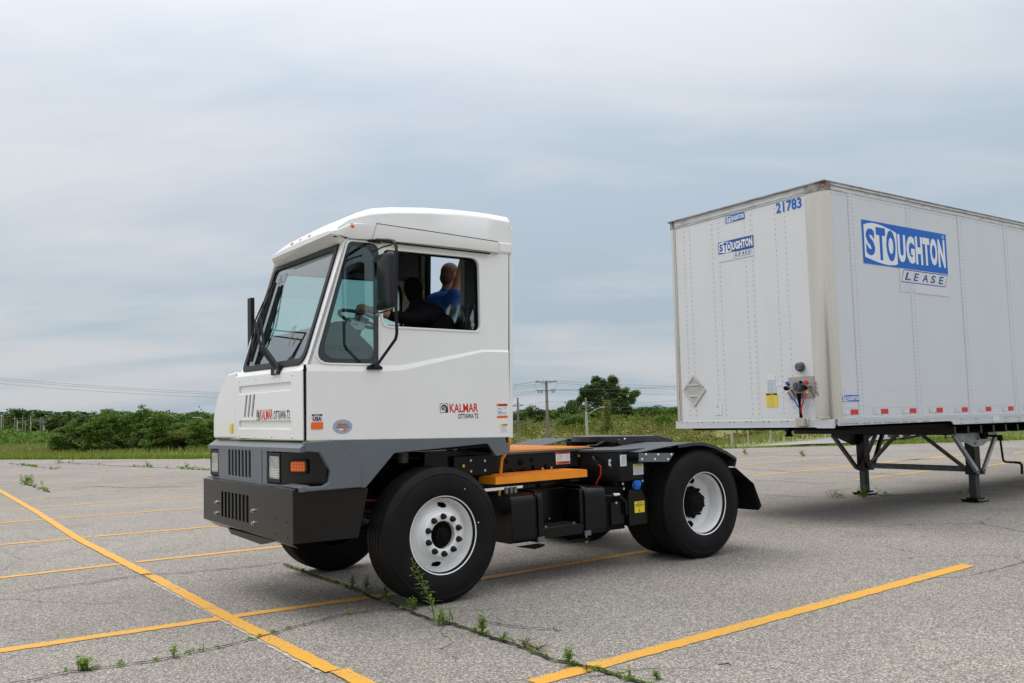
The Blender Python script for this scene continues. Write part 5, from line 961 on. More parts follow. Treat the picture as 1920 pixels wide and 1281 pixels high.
# ---- mirrors
b = B(); mf = [(-.50, .098, 2.785), (-.52, .02, 2.786), (-.55, -.24, 2.735), (-.552, -.31, 2.715), (-.55, -.345, 2.67), (-.55, -.345, 2.60), (-.55, -.325, 2.215), (-.55, -.328, 2.04), (-.548, -.305, 2.0), (-.545, -.02, 1.84), (-.53, .07, 1.825)]
b.tube(mf, .0115, rubber, 10); b.tube([(-.56, .03, 2.69), (-.55, -.15, 2.70), (-.55, -.345, 2.69)], .006, rubber, 6); b.tube([(-.56, .0, 2.215), (-.55, -.15, 2.215), (-.55, -.33, 2.225)], .006, rubber, 6)
b.cyl((-.55, -.30, 2.69), (-.55, -.30, 2.665), .009, brass, 8); b.cyl((-.55, -.30, 2.225), (-.55, -.30, 2.20), .011, brass, 8); b.cyl((-.56, -.04, 2.20), (-.56, -.10, 2.20), .014, steel, 8)
ma = b.build('mirror_arm', TR, smooth=60)
b = B(); b.plate([fil([(-.590, 1.80), (-.462, 1.80), (-.462, 1.822), (-.505, 1.845), (-.545, 1.845), (-.590, 1.822)], .006)], NY(YN-.018), .014, rubber, w0=0, bevel=.002); b.bolt((-.575, .080, 1.812), (0, -1, 0), .008, .008); b.bolt((-.477, .080, 1.812), (0, -1, 0), .008, .008)
b.plate([fil([(-.560, 2.776), (-.452, 2.770), (-.452, 2.787), (-.50, 2.80), (-.560, 2.795)], .004)], NY(YN-.018), .014, rubber, w0=0, bevel=.002); b.bolt((-.552, .080, 2.785), (0, -1, 0), .008, .008); b.bolt((-.462, .080, 2.778), (0, -1, 0), .008, .008); b.build('mirror_bracket', ma)
b = B(); cy, cz = -.137, 2.445; hw, hh = .128, .210; o1 = fil([(-hw, -hh), (hw, -hh), (hw, hh), (-hw, hh)], .045, 5); n = len(o1)
def mv(s_, x): return [(x, cy-u*s_, cz+v*(1-(1-s_)*.55)) for u, v in o1]
vs = mv(1, -.520)+mv(1.0, -.545)+mv(.93, -.562)+[(-.600, cy, cz+hh*.62)]+[(-.600, cy, cz-hh*.62)]
fs = [(i, (i+1) % n, n+(i+1) % n, n+i) for i in range(n)]+[(n+i, n+(i+1) % n, 2*n+(i+1) % n, 2*n+i) for i in range(n)]+[tuple(range(n))[::-1]]
T_, B_ = 3*n, 3*n+1
for i in range(n):
    j = (i+1) % n; a, c = o1[i], o1[j]; top = (a[1]+c[1])/2 > 0
    fs.append((2*n+i, 2*n+j, T_ if top else B_))
    if (a[1] > 0) != (c[1] > 0): fs.append((2*n+j, T_, B_) if top else (2*n+j, T_, B_))
b.add(vs, fs, mat('mirror_shell', (.010, .0105, .012), .28, spec=.4)); mh = b.build('mirror_head', ma, smooth=25)
b = B(); b.plate([fil([(-.11, -.19), (.11, -.19), (.11, .19), (-.11, .19)], .04)], (Vector((-.519, cy, cz)), Vector((0, 1, 0)), Vector((0, 0, 1)), Vector((1, 0, 0))), .002, mirrorm); b.build('mirror_glass', mh)
b = B(); b.box(-.83, -.795, 1.90, 1.99, 2.03, 2.56, rubber); b.box(-.795, -.792, 1.91, 1.98, 2.04, 2.55, mirrorm); b.tube([(-.80, 1.90, 2.1), (-.80, 1.60, 1.95), (-.85, 1.52, 1.9)], .011, rubber); b.build('far_mirror', TR, bevel=.006)
# ---- interior
b = B(); b.prism([(-1.0, 1.86), (-.96, 2.00), (-.80, 2.165), (-.70, 2.175), (-.60, 2.07), (-.50, 1.98), (-.44, 1.80), (-.44, 1.36), (-1.0, 1.36)], NY(.16), -1.30, intgrey)
b.box(-.72, -.58, .45, .85, 2.08, 2.19, intgrey)
for i in range(3):
    for j in range(4): b.box(-.885+i*.10, -.80+i*.10, .148, .155, 1.945+j*.012, 1.950+j*.012, blackm)
b.build('dashboard', TR, bevel=.012, seg=3)
b = B(); b.box(-.10, .565, 1.25, 1.49, 2.742, 3.0, interior); b.box(.565, .60, 1.23, 1.49, 2.72, 3.0, intgrey); b.box(-.30, .69, .35, 1.30, 3.00, 3.01, intgrey); b.build('overhead_console', TR, bevel=.01)
b = B(); b.box(-.72, -.66, .14, 1.49, 2.765, 2.90, mat('header_grey', (.20, .21, .21), .7)); b.build('header_panel', TR)
b = B(); b.box(.52, .565, 1.475, 1.488, 2.56, 2.66, yel); b.build('wall_label', TR)
b = B(); c_ = Vector((-.36, .62, 2.245)); axw = Vector((.34, -.12, .93)).normalized(); a_ = Vector((0, 1, 0)); u_ = axw.cross(a_)
b.tube([c_+(a_*math.cos(t)+u_*math.sin(t))*.19 for t in np.linspace(0, 2*math.pi, 33)], .015, intgrey, 8)
for t in (.5, 2.6, 4.7): b.bar(c_, c_+(a_*math.cos(t)+u_*math.sin(t))*.185, .03, .012, intgrey)
b.cyl(c_-axw*.02, c_+axw*.02, .06, intgrey, 16); b.cyl(c_, c_-axw*.35, .035, intgrey); b.build('steering_wheel', TR, smooth=50)
b = B(); b.plate([fil([(-.52, 2.155), (-.40, 2.14), (-.385, 2.20), (-.43, 2.215), (-.505, 2.225)], .01)], NY(.50), .003, whitef); b.plate([rect(-.50, -.45, 2.185, 2.193)], NY(.50), 0, redl, w0=.005); b.build('dash_card', TR)
b = B(); b.prism([(-.34, 1.93), (-.30, 1.95), (-.27, 2.10), (-.33, 2.12)], NY(.45), .02, redl); b.build('red_lever', TR)
b = B(); b.box(.12, .56, .36, .84, 1.62, 1.78, interior); b.add([], [], interior)
bk = fil([(.38, 1.70), (.50, 1.70), (.66, 2.30), (.655, 2.37), (.59, 2.40), (.53, 2.36)], [.02, .02, .03, .03, .03, .03]); b.prism(bk, NY(.38), -.44, interior); b.box(.2, .5, .42, .78, 1.34, 1.62, blackm); st_ = b.build('driver_seat', TR, bevel=.03, seg=3)
b = B(); nn = 26; vs = []; 
for i in range(nn):
    for j in range(14):
        t = i/(nn-1); h_ = j/13; y = .34+t*.50; z = 1.92+h_*.50*(1-.55*abs(2*t-1)**3.2); x = .385+(z-1.7)*.24-.03+.006*math.sin(t*19+h_*7)+.003*random.uniform(-1, 1); vs.append((x, y, z))
b.add(vs, [(i*14+j, i*14+j+1, (i+1)*14+j+1, (i+1)*14+j) for i in range(nn-1) for j in range(13)], wrap)
vs = []
for i in range(16):
    for j in range(14):
        t = i/15; h_ = j/13; z = 1.92+h_*.47; x = .40+(z-1.7)*.24+t*.19*(1-.5*h_**4); y = .352+.010*math.sin(t*17+h_*11)+.006*random.uniform(-1, 1)-.02*math.sin(math.pi*t); vs.append((x, y, z))
b.add(vs, [(i*14+j, i*14+j+1, (i+1)*14+j+1, (i+1)*14+j) for i in range(15) for j in range(13)], wrap); b.build('plastic_wrap', st_, smooth=180)
# ================================================================ TRAILER
TL = root('box_trailer', (3.7266433, 10.26316041, 0), .60318198, label='white box semi-trailer on its landing gear with blue and white lettering', cat='trailer')
TL.rotation_euler = (0, -math.atan(-.0098), .60318198)
TL.rotation_mode = 'XYZ'
LN = 16.0; TW = 2.59; ZB, ZT = 1.175, 4.085
XS = .060      # where the side sheets start
RP = .13
b = B()
# box core
b.box(.03, LN, .03, TW-.03, 1.20, 4.06, trw)
core = b.build('cargo_box', TL)
# side panels with joints and rivets
seams = [.4653+i*1.227 for i in range(13)]
def rivet_col(b, u, z0, z1, n, fr, r=.0065):
    O, U, Vv, Nn = fr
    for i in range(n): b.dome(O+U*u+Vv*(z0+(z1-z0)*(i+.5)/n), Nn, r, .005, rivm, 5)
fsd = NY(0)
b = B(); xs = [XS]+seams+[LN]
for i in range(len(xs)-1): b.plate([rect(xs[i]+.0015, xs[i+1]-.0015, 1.278, 3.985)], fsd, .004+.0015*(i % 2), trw, w0=-.006)
for i, s_ in enumerate(seams[:4]):
    b.plate([rect(s_-.045, s_+.055, 1.28, 3.984)], fsd, .0015, trw, w0=.0005)
    for du in (-.03, .04): rivet_col(b, s_+du, 1.30, 3.97, 56, (Vector((0, -.002, 0)), *fsd[1:]))
for i in range(76):
    b.dome((.10+i*.066, -.0005, 1.388), (0, -1, 0), .005, .004, rivm, 5); b.dome((.12+i*.066, -.0005, 3.945), (0, -1, 0), .006, .004, rivm, 5)
for i in range(34): b.dome((.16+i*.145, -.0005, 1.298), (0, -1, 0), .006, .004, rivm, 5); b.dome((.16+i*.145, -.0005, 1.60), (0, -1, 0), .005, .004, rivm, 5)
b.build('side_panels', TL)
b = B(); b.box(.06, LN, TW-.006, TW, 1.278, 3.985, trw); b.build('far_side_panels', TL)
# front panels
ffr = NX(0); b = B(); fx = [-2.565, -1.86, -1.085, -.285]
cuts = [-2.50, -1.108, -.285]
for i in range(2): b.plate([rect(cuts[i]+.0015, cuts[i+1]-.0015, 1.262, 3.97)], ffr, .004+.0015*i, trwf, w0=-.006)
b.plate([rect(-2.50, -.285, 1.262, 3.97)], NX(.004), .002, blackm, w0=-.004)
for u, off in ((-2.32, 0), (-2.21, 0), (-1.80, 0), (-1.68, 0), (-1.24, 0), (-1.135, 0), (-.75, 0), (-.60, 0)): rivet_col(b, u, 1.31, 3.93, 40, (Vector((-.0005, 0, 0)), *ffr[1:]), .0068)
for i in range(40): b.dome((-.0005, .31+i*.0555, 1.287), (-1, 0, 0), .0045, .004, rivm, 5)
b.build('front_panels', TL)
# front sill and roof header
b = B(); b.plate([fil([(-2.60, 1.165), (-.035, 1.172), (-.035, 1.262), (-2.60, 1.262)], .004)], ffr, .022, railw, w0=-.012, bevel=.002)
b.plate([fil([(-2.60, 1.163), (-.30, 1.172), (-.26, 1.160), (-.035, 1.160), (-.035, 1.170), (-.28, 1.18), (-2.60, 1.178)], .003)], ffr, .018, railw, w0=.0)
for i in range(8):
    for dz in (1.245,): b.dome((-.011, .42+i*.28, dz), (-1, 0, 0), .008, .005, ink, 6); b.dome((-.011, .50+i*.28, dz), (-1, 0, 0), .008, .005, ink, 6)
b.build('front_sill', TL, smooth=40)
hdr = mat('weathered_roof_header', (.60, .61, .61), .5, col2=(.33, .315, .285), vscale=5, stretch=(1, 1, 7), band=(.5, .72))
b = B(); b.plate([rect(-2.54, -.245, 3.972, 4.075)], ffr, .012, hdr, w0=-.006, bevel=.002); b.plate([rect(-2.54, -.245, 3.995, 3.999), rect(-2.53, -.25, 3.996, 3.998)], ffr, .003, alumd, w0=.007)
for i in range(42): b.dome((-.0065, .28+i*.054, 3.983), (-1, 0, 0), .005, .004, rivm, 5)
b.build('roof_header', TL)
# corner posts, each a bent aluminium extrusion
def post(near):
    m = (lambda y: y) if near else (lambda y: TW-y); prof = [(-.003, .295), (-.006, .293), (-.006, .235), (-.016, .225), (-.016, RP+.02)]
    for t in np.linspace(0, math.pi/2, 9): prof.append((-.010+RP*(1-math.cos(t))*.98, (RP*(1-math.sin(t)))-.010))
    prof += [(RP+.02, -.012), (RP+.026, -.004)]
    prof = [(x*.62 if x > 0 else x, y) for x, y in prof]
    if not near: prof = [(x, y*.36) for x, y in prof]
    n = len(prof); b = B(); z0, z1 = 1.262, 3.985; b.add([(x, m(y), z) for z in (z0, z1) for x, y in prof], [(i, i+1, n+i+1, n+i) for i in range(n-1)], alum)
    if near:
        for i in range(58):
            z = 1.30+i*.0457; b.dome((-.006, .272, z), (-1, 0, 0), .0065, .005, rivm, 5); b.dome((.088, -.006, z), (0, -1, 0), .0065, .005, rivm, 5)
        for y in (.27, .235, .20, .14, .10): b.dome((-.017, y, 1.285), (-1, 0, 0), .010, .006, steel, 6)
    else:
        for i in range(58): b.dome((-.006, m(.092), 1.30+i*.0457), (-1, 0, 0), .0065, .005, rivm, 5)
    b.build('corner_post', TL, smooth=35)
    b = B(); prof2 = [(x-.006, y-.004) for x, y in prof]; b.add([(x, m(y), z) for z in (z1-.012, 4.07) for x, y in prof2], [(i, i+1, n+i+1, n+i) for i in range(n-1)], alumd)
    if near: b.dome((.0, .03, 4.03), (-.7, -.7, 0), .018, .014, amber, 10)
    b.build('post_cap', TL, smooth=35)
post(True); post(False)
# roof and edge rails
b = B(); b.box(-.03, LN, -.012, TW+.012, 4.072, 4.088, alumd); b.box(.0, LN, .02, TW-.02, 4.086, 4.094, alum)
b.plate([rect(XS, LN, 3.985, 4.072)], fsd, .008, hdr, w0=-.002, bevel=.002); b.box(XS, LN, -.016, -.006, 4.035, 4.043, alumd); b.build('top_rail', TL)
# bottom side rail with its stepped lower edge
br = [(.008, 1.186), (2.30, 1.197), (2.40, 1.192), (2.44, 1.165), (2.455, 1.150), (2.50, 1.148), (LN, 1.148), (LN, 1.278), (.008, 1.278)]
b = B(); b.plate([br], fsd, .014, railw, w0=-.004, bevel=.002); b.box(.01, LN, -.0135, -.010, 1.238, 1.243, railw)
x = .06; run = [10, 5, 5, 9, 4, 4, 4]
for r_ in run:
    for i in range(r_): b.dome((x, -.0105, 1.206), (0, -1, 0), .009, .004, ink, 6); x += .036
    x += .045 if x < 1.5 else .13
x = 2.62
while x < 7:
    for du in (0, .05):
        for z in (1.165, 1.21): b.dome((x+du, -.0105, z), (0, -1, 0), .008, .004, ink, 6)
    x += .38
b.build('bottom_rail', TL, smooth=40)
b = B(); b.box(.30, LN, .06, TW-.01, 1.13, 1.165, blackm)
for i in range(40): b.box(2.5+i*.33, 2.55+i*.33, .02, TW-.02, 1.02, 1.12, blackp)
b.box(.25, 2.6, .9, 1.7, 1.13, 1.155, blackp); b.build('floor_frame', TL)
b = B(); b.lathe([(0, .02), (.055, .02), (.055, -.02), (.036, -.03), (.036, -.07), (.05, -.075), (.05, -.095), (0, -.095)], (.77, 1.30, 1.13), (0, 0, 1), blackm, 20); b.build('kingpin', TL, smooth=40)
# conspicuity tape
for i in range(13):
    x = .197+i*.607; b = B(); b.plate([rect(x-.10, x+.052, 1.313, 1.372)], fsd, .0006, palef, w0=.003); b.plate([rect(x+.054, x+.206, 1.313, 1.372)], fsd, .0006, redl, w0=.003)
    for j in range(3): b.plate([rect(x-.098, x-.02, 1.322+j*.018, 1.3235+j*.018)], fsd, 0, greyink, w0=.0042)
    b.build('reflective_tape', TL)
    if i > 9: break
# ---- lettering
def big_logo(fr, u0, u1, v0, v1, m, w, rmark=True, light=whitef, frame=False):
    b = B(); W_ = u1-u0; H = v1-v0; U = lambda a: u0+a*W_; Vv = lambda c: v0+c*H
    b.plate([rect(u0, u1, v0, v1)], fr, .0008, m, w0=w)
    c0, c1 = .018, .385; top = [(U(c1+(c0-c1)*k/12), Vv(.90+.065*math.sin(math.pi*min(1, .25+k/12*.62)))-H*.0) for k in range(13)]
    top = [(U(c1), Vv(.82))]+[(U(c1+(c0-c1)*k/14), Vv(.82+.14*math.sin(math.pi*.5*min(1, k/14*1.35))-.06*max(0, k/14-.75)*4)) for k in range(1, 14)]+[(U(c0), Vv(.88))]
    bot = [(U(c0), Vv(.15))]+[(U(c0+(c1-c0)*k/14), Vv(.15-.12*math.sin(math.pi*.5*min(1, k/14*1.35))+.03*max(0, k/14-.75)*4)) for k in range(1, 14)]+[(U(c1), Vv(.085))]
    b.plate([top+bot], fr, 0, light, w0=w+.0013)
    L_ = [('S', .035, .135, .20, .82, m), ('T', .150, .255, .12, .88, m), ('O', .262, .368, .12, .86, m), ('U', .395, .485, .14, .80, light), ('G', .495, .595, .14, .80, light), ('H', .605, .69, .14, .82, light), ('T', .695, .78, .15, .82, light), ('O', .785, .875, .17, .84, light), ('N', .885, .975, .15, .84, light)]
    for ch, a0, a1, b0, b1, mm in L_: b.text(ch, fr, U(a0), U(a1), Vv(b0), Vv(b1), mm, w+.0022, .048)
    if rmark: b.plate([ell(U(.962), Vv(.915), .014*W_, .055*H, 20), ell(U(.962), Vv(.915), .0115*W_, .045*H, 20)], fr, 0, light, w0=w+.0018); b.text('R', fr, U(.955), U(.969), Vv(.885), Vv(.945), light, w+.002, .02)
    return b
def lease(b, fr, u0, u1, v0, v1, w, m=blueink, th=.011):
    s_ = (v1-v0)*.42; P = lambda k: [(u0+k, v0+k), (u1-s_-k*.6, v0+k), (u1-k*1.0, v1-k), (u0+s_+k*.6, v1-k)]
    b.plate([P(0), P(th)], fr, 0, m, w0=w+.0008)
    for i, ch in enumerate('LEASE'):
        a = u0+s_*.9+(u1-u0-s_*1.7)*(i/5+.02); b.text(ch, fr, a, a+(u1-u0)*.125, v0+(v1-v0)*.2, v1-(v1-v0)*.2, m, w+.001, .02, slant=.28)
WL = .0035
b = big_logo(fsd, .679, 2.560, 3.148, 3.690, blue, WL); b.build('side_logo', TL, fix=False)
b = B(); b.plate([rect(1.43, 2.562, 2.845, 3.147)], fsd, .0005, palef, w0=.003); lease(b, fsd, 1.452, 2.545, 2.968, 3.138, .0035); 
for c_ in (1.575, 1.70): b.plate([ell(c_, 2.905, .062, .052, 28), ell(c_, 2.905, .059, .049, 28)], fsd, 0, lightblue, w0=.0042); b.plate([ell(c_, 2.905, .036, .032, 28), ell(c_, 2.905, .034, .030, 28)], fsd, 0, lightblue, w0=.0042)
b.build('lease_sign', TL, fix=False)
b = big_logo(fsd, .085, .436, 1.468, 1.542, blue, .002, False); b.build('small_side_logo', TL, fix=False)
b = big_logo(ffr, -1.692, -1.100, 3.470, 3.632, mat('deep_blue_film', (.006, .075, .29), .4), .003, True); b.build('front_logo', TL, fix=False)
b = B(); b.plate([rect(-1.692, -1.102, 3.365, 3.469)], ffr, .0005, palef, w0=.0025); lease(b, ffr, -1.445, -1.115, 3.388, 3.468, .003, th=.004); b.build('lease_sign', TL, fix=False)
b = big_logo(ffr, -1.556, -1.228, 3.868, 3.958, blue, .003, False); b.build('small_front_logo', TL, fix=False)
b = B(); b.text('21783', ffr, -.722, -.342, 3.828, 3.960, blue, .004, .02); b.build('unit_number', TL, fix=False)
label_on(TL, ffr, -1.012, -.838, 1.425, 1.597, yel, rowsN(.12, .72, 7, greyink, .12, .88), 'caution_label', (.15, ink), .003, [('CAUTION', .3, .7, .87, .96, yel, .02)])
label_on(TL, ffr, -.985, -.855, 1.612, 1.755, mat('pale_blue_label', (.52, .60, .66), .5), rowsN(.1, .85, 8, greyink), 'data_label', w=.003); label_on(TL, ffr, -.975, -.865, 1.762, 1.822, whitef, rowsN(.2, .8, 4, greyink), 'data_label', w=.003); label_on(TL, ffr, -.845, -.77, 1.685, 1.72, whitef, rowsN(.2, .75, 3, lightblue), 'data_label', w=.003)
label_on(TL, ffr, -1.87, -1.755, 1.34, 1.50, whitef, rowsN(.1, .55, 5, lightblue)+rowsN(.62, .7, 2, redink)+rowsN(.78, .92, 3, greyink, .25, .75), 'data_label', w=.003)
label_on(TL, ffr, -.595, -.475, 1.437, 1.510, whitef, rowsN(.2, .75, 4, lightblue), 'data_label', w=.003); label_on(TL, ffr, -.44, -.315, 1.437, 1.515, whitef, rowsN(.2, .75, 5, lightblue), 'data_label', w=.003)
label_on(TL, fsd, 3.45, 3.62, 1.178, 1.25, whitef, rowsN(.2, .8, 4, lightblue)+[(.05, .95, .1, redink)], 'data_label', w=.012)
# placard holder
b = B(); dm = [(-2.232, 1.905), (-2.015, 1.680), (-2.238, 1.452), (-2.452, 1.690)]; in1 = [(-2.240, 1.855), (-2.15, 1.765), (-2.33, 1.765)]; in2 = [(-2.355, 1.745), (-2.12, 1.745), (-2.085, 1.69), (-2.15, 1.615), (-2.335, 1.615), (-2.41, 1.69)]; in3 = [(-2.31, 1.59), (-2.17, 1.59), (-2.24, 1.505)]
b.plate([fil(dm, .015), in1, in2, in3], ffr, .010, mat('placard_frame', (.52, .51, .48), .45, metal=.3), w0=.001, bevel=.002); b.plate([fil([(a*.97-2.235*.03, c*.97+1.68*.03) for a, c in dm], .01)], ffr, .003, mat('placard_grey', (.40, .40, .385), .5), w0=.0005); b.bar((-.016, 2.06, 1.72), (-.016, 2.15, 1.80), .02, .012, galv); b.build('placard_holder', TL)
# gladhand box
b = B(); b.plate([rect(-.652, -.285, 1.520, 1.782, .006)], ffr, .012, mat('pale_brushed_plate', (.44, .40, .36), .5, metal=.5), w0=.004, bevel=.002)
for y in (.63, .31):
    for z in (1.54, 1.65, 1.76): b.bolt((-.016, y, z), (-1, 0, 0), .009, .005)
b.build('connection_plate', TL)
b = B(); b.lathe([(0, -.08), (.05, -.08), (.062, -.065), (.068, 0)], (-.016, .475, 1.665), (1, 0, 0), galvd, 8); b.cyl((-.07, .50, 1.665), (-.11, .50, 1.665), .032, galvd, 16); b.box(-.115, -.09, .51, .55, 1.63, 1.70, galv); b.cyl((-.1, .40, 1.71), (-.115, .40, 1.71), .018, blackm); b.build('socket', TL, smooth=40)
glb = mat('gladhand_blue', (.01, .06, .32), .4); glr = mat('gladhand_red', (.55, .015, .015), .4)
for y, m_ in ((.615, glb), (.345, glr)):
    b = B(); b.cyl((-.02, y, 1.66), (-.09, y, 1.66), .020, galv, 12); b.cyl((-.07, y+.01, 1.645), (-.11, y+.015, 1.645), .027, blackm, 14); b.bar((-.09, y-.025, 1.69), (-.07, y+.02, 1.71), .035, .025, m_); b.cyl((-.08, y, 1.70), (-.08, y, 1.725), .018, m_, 10); b.cyl((-.09, y-.01, 1.60), (-.09, y-.02, 1.57), .013, brass, 8); b.bar((-.05, y-.03, 1.62), (-.05, y-.085, 1.535), .016, .01, galvd); b.build('gladhand', TL, smooth=40)
b = B(); b.tube([(-.09, .595, 1.58), (-.07, .53, 1.49), (-.06, .475, 1.40), (-.05, .468, 1.27)], .0085, mat('blue_hose', (.02, .10, .45), .4), 8); b.tube([(-.09, .33, 1.58), (-.07, .40, 1.50), (-.065, .445, 1.40), (-.05, .455, 1.33)], .0085, redl, 8); b.tube([(-.06, .475, 1.58), (-.05, .475, 1.45), (-.05, .462, 1.27)], [.03, .014, .02], blackm, 8); b.build('air_lines', TL, smooth=60)
b = B(); b.box(-.075, -.005, .405, .53, 1.185, 1.285, mat('tan_box', (.44, .38, .31), .6)); b.box(-.04, 0, .385, .405, 1.19, 1.28, alum); b.build('line_guard', TL, bevel=.004)
b = B(); b.lathe([(0, -.06), (.042, -.06), (.05, -.052), (.052, -.035), (.058, -.02), (.060, 0)], (-.004, .468, 1.898), (1, 0, 0), galvd, 24); b.lathe([(0, -.0615), (.038, -.0615)], (-.004, .468, 1.898), (1, 0, 0), mat('vent_bowl', (.10, .11, .10), .25, coat=.6), 24); b.bar((-.068, .43, 1.903), (-.068, .505, 1.895), .004, .004, galvd); b.build('vent_cap', TL, smooth=40)
# ---- landing gear
XL, YA, YB = 3.66, .42, 2.17
def gz(x, z): return z+.0098*x     # trailer is tilted, feet are not: compensate so that pads sit on the asphalt
for y, near in ((YA, True), (YB, False)):
    lg = root('landing_leg'); lg.parent = TL; s_ = -1 if near else 1; yo = y-.09 if near else y+.09
    b = B(); b.box(XL-.075, XL+.075, y-.07, y+.07, gz(XL, .42), 1.12, blackp); b.build('outer_tube', lg, bevel=.006)
    b = B(); b.box(XL-.085, XL+.085, y-.08, y+.08, gz(XL, .39), gz(XL, .425), blackp); b.box(XL-.055, XL+.055, y-.05, y+.05, gz(XL, .05), gz(XL, .40), mat('dusty_black_leg', (.030, .032, .035), .45, var=.4)); b.build('inner_tube', lg, bevel=.005)
    b = B(); b.box(XL-.10, XL+.10, y-.08, y+.08, gz(XL, .035), gz(XL, .065), blackp); b.box(XL-.135, XL+.135, y-.125, y+.125, gz(XL, .004), gz(XL, .022), blackp); b.add([(XL-.135, y-.125, gz(XL, .02)), (XL-.135, y+.125, gz(XL, .02)), (XL-.175, y+.125, gz(XL, .045)), (XL-.175, y-.125, gz(XL, .045))], [(0, 1, 2, 3)], blackp); b.build('foot_pad', lg, bevel=.004)
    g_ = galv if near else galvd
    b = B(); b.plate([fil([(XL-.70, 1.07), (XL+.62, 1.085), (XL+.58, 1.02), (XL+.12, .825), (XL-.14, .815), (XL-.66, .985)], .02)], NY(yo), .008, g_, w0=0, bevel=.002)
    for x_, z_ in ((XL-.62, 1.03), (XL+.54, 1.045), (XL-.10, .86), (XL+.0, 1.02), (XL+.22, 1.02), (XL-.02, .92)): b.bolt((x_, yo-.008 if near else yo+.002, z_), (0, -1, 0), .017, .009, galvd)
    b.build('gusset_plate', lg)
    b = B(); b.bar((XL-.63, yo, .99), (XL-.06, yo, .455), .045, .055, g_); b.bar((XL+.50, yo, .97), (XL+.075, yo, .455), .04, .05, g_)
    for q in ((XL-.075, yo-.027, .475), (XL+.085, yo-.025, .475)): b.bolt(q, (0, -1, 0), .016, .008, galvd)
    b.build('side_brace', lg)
    b = B(); b.box(XL-.75, XL+.66, min(y, yo)-.02, max(y, yo)+.02, 1.07, 1.115, blackm); b.box(XL-.10, XL+.15, y-.085, y+.06, .42, .50, blackp); b.build('mount_bracket', lg)
b = B(); b.box(XL-.03, XL+.03, YA+.07, YB-.07, .455, .535, galvd); b.build('cross_bar', TL, bevel=.003)
b = B(); b.bar((XL-.02, YA+.10, .50), (XL-.12, 1.25, 1.10), .045, .045, galvd); b.bar((XL-.02, YB-.10, .50), (XL-.12, 1.38, 1.10), .045, .045, galvd); b.bar((XL+.1, YB-.1, .50), (XL+.45, YB-.1, 1.06), .05, .05, blackp); b.build('cross_brace', TL)
b = B(); b.cyl((XL+.05, YA+.07, .99), (XL+.05, YB-.07, .99), .018, blackp); b.build('drive_shaft', TL)
b = B(); b.cyl((XL+.10, YA-.10, .99), (XL+.10, YA-.16, .99), .065, blackm, 14); b.box(XL+.05, XL+.15, YA-.15, YA-.11, .92, 1.04, blackm)
b.tube([(XL+.12, YA-.14, .965), (XL+.14, YA-.33, .96)], .016, blackm, 8); b.cyl((XL+.14, YA-.33, .975), (XL+.14, YA-.33, .90), .035, blackm, 10); b.tube([(XL+.14, YA-.33, .94), (XL+.12, YA-.36, .66), (XL+.13, YA-.36, .62), (XL+.16, YA-.37, .60), (XL+.17, YA-.50, .595)], .015, blackm, 8); b.tube([(XL+.17, YA-.50, .595), (XL+.175, YA-.56, .59), (XL+.17, YA-.585, .56), (XL+.15, YA-.59, .44)], .018, blackm, 8); b.build('crank_handle', TL, smooth=50)
# rear bogie (outside the picture, carries the box)
for x in (12.6, 13.85):
    for y, s_ in ((.02, 1), (.36, 1), (TW-.02, -1), (TW-.36, -1)):
        wh = root('wheel'); wh.parent = TL; b = B(); b.lathe([(.29, .02), (.29, -.02), (.44, -.02), (.50, .01), (.505, .03), (.505, .24), (.46, .28), (.29, .27)], (x, y, .505+.0098*x), (0, s_, 0), tyrem, 40); b.build('tyre', wh, smooth=40, fix=False); b = B(); b.lathe([(.29, .0), (.26, .03), (.25, .14), (.0, .15)], (x, y, .505+.0098*x), (0, s_, 0), rimw, 40); b.build('rim', wh, smooth=40, fix=False)
    b = B(); b.cyl((x, .3, .505+.0098*x), (x, TW-.3, .505+.0098*x), .06, blackp); b.build('axle', TL)
b = B(); b.box(12.0, 14.6, .75, .83, .75, 1.12, blackp); b.box(12.0, 14.6, TW-.83, TW-.75, .75, 1.12, blackp); b.build('bogie_frame', TL)
# ================================================================ POLES AND WIRES
wood = mat('weathered_pole_wood', (.235, .215, .19), .85, var=.3, vscale=3, stretch=(1, 1, .15)); concr = mat('pale_steel_pole', (.42, .41, .38), .6, var=.15); wirem = mat('cable_black', (.10, .105, .11), .6); wiref = mat('grey_cable', (.24, .25, .26), .5); ins = mat('insulator_grey', (.20, .20, .20), .4)
def gzw(x, y): return float(terr(np.float64(x), np.float64(y)))
pa = root('utility_pole', (3.585, 96, 0), label='tall wooden power pole with two crossarms behind the truck deck', cat='utility pole')
b = B(); b.cyl((0, 0, gzw(3.585, 96)-.2), (0, 0, 4.88), .20, wood, 12, r2=.135); b.build('pole', pa, smooth=50)
b = B(); b.box(-1.17, 1.16, -.22, -.12, 4.70, 4.80, wood)
for x in (-1.05, -.85, -.3, .35, .85, 1.05): b.cyl((x, -.17, 4.8), (x, -.17, 4.95), .035, ins, 6)
b.bar((-.6, -.2, 4.7), (0, -.2, 4.45), .04, .04, wood); b.bar((.6, -.2, 4.7), (0, -.2, 4.45), .04, .04, wood); b.build('crossarm', pa)
b = B(); b.box(-1.1, 1.05, -.22, -.12, 3.77, 3.86, wood)
for x in (-.9, -.65, -.5, .6, .8): b.cyl((x, -.2, 3.8), (x, -.25, 3.55), .06, ins, 8)
for x in (-.9, -.5, .55, .95): b.cyl((x, -.17, 3.86), (x, -.17, 3.98), .03, ins, 6)
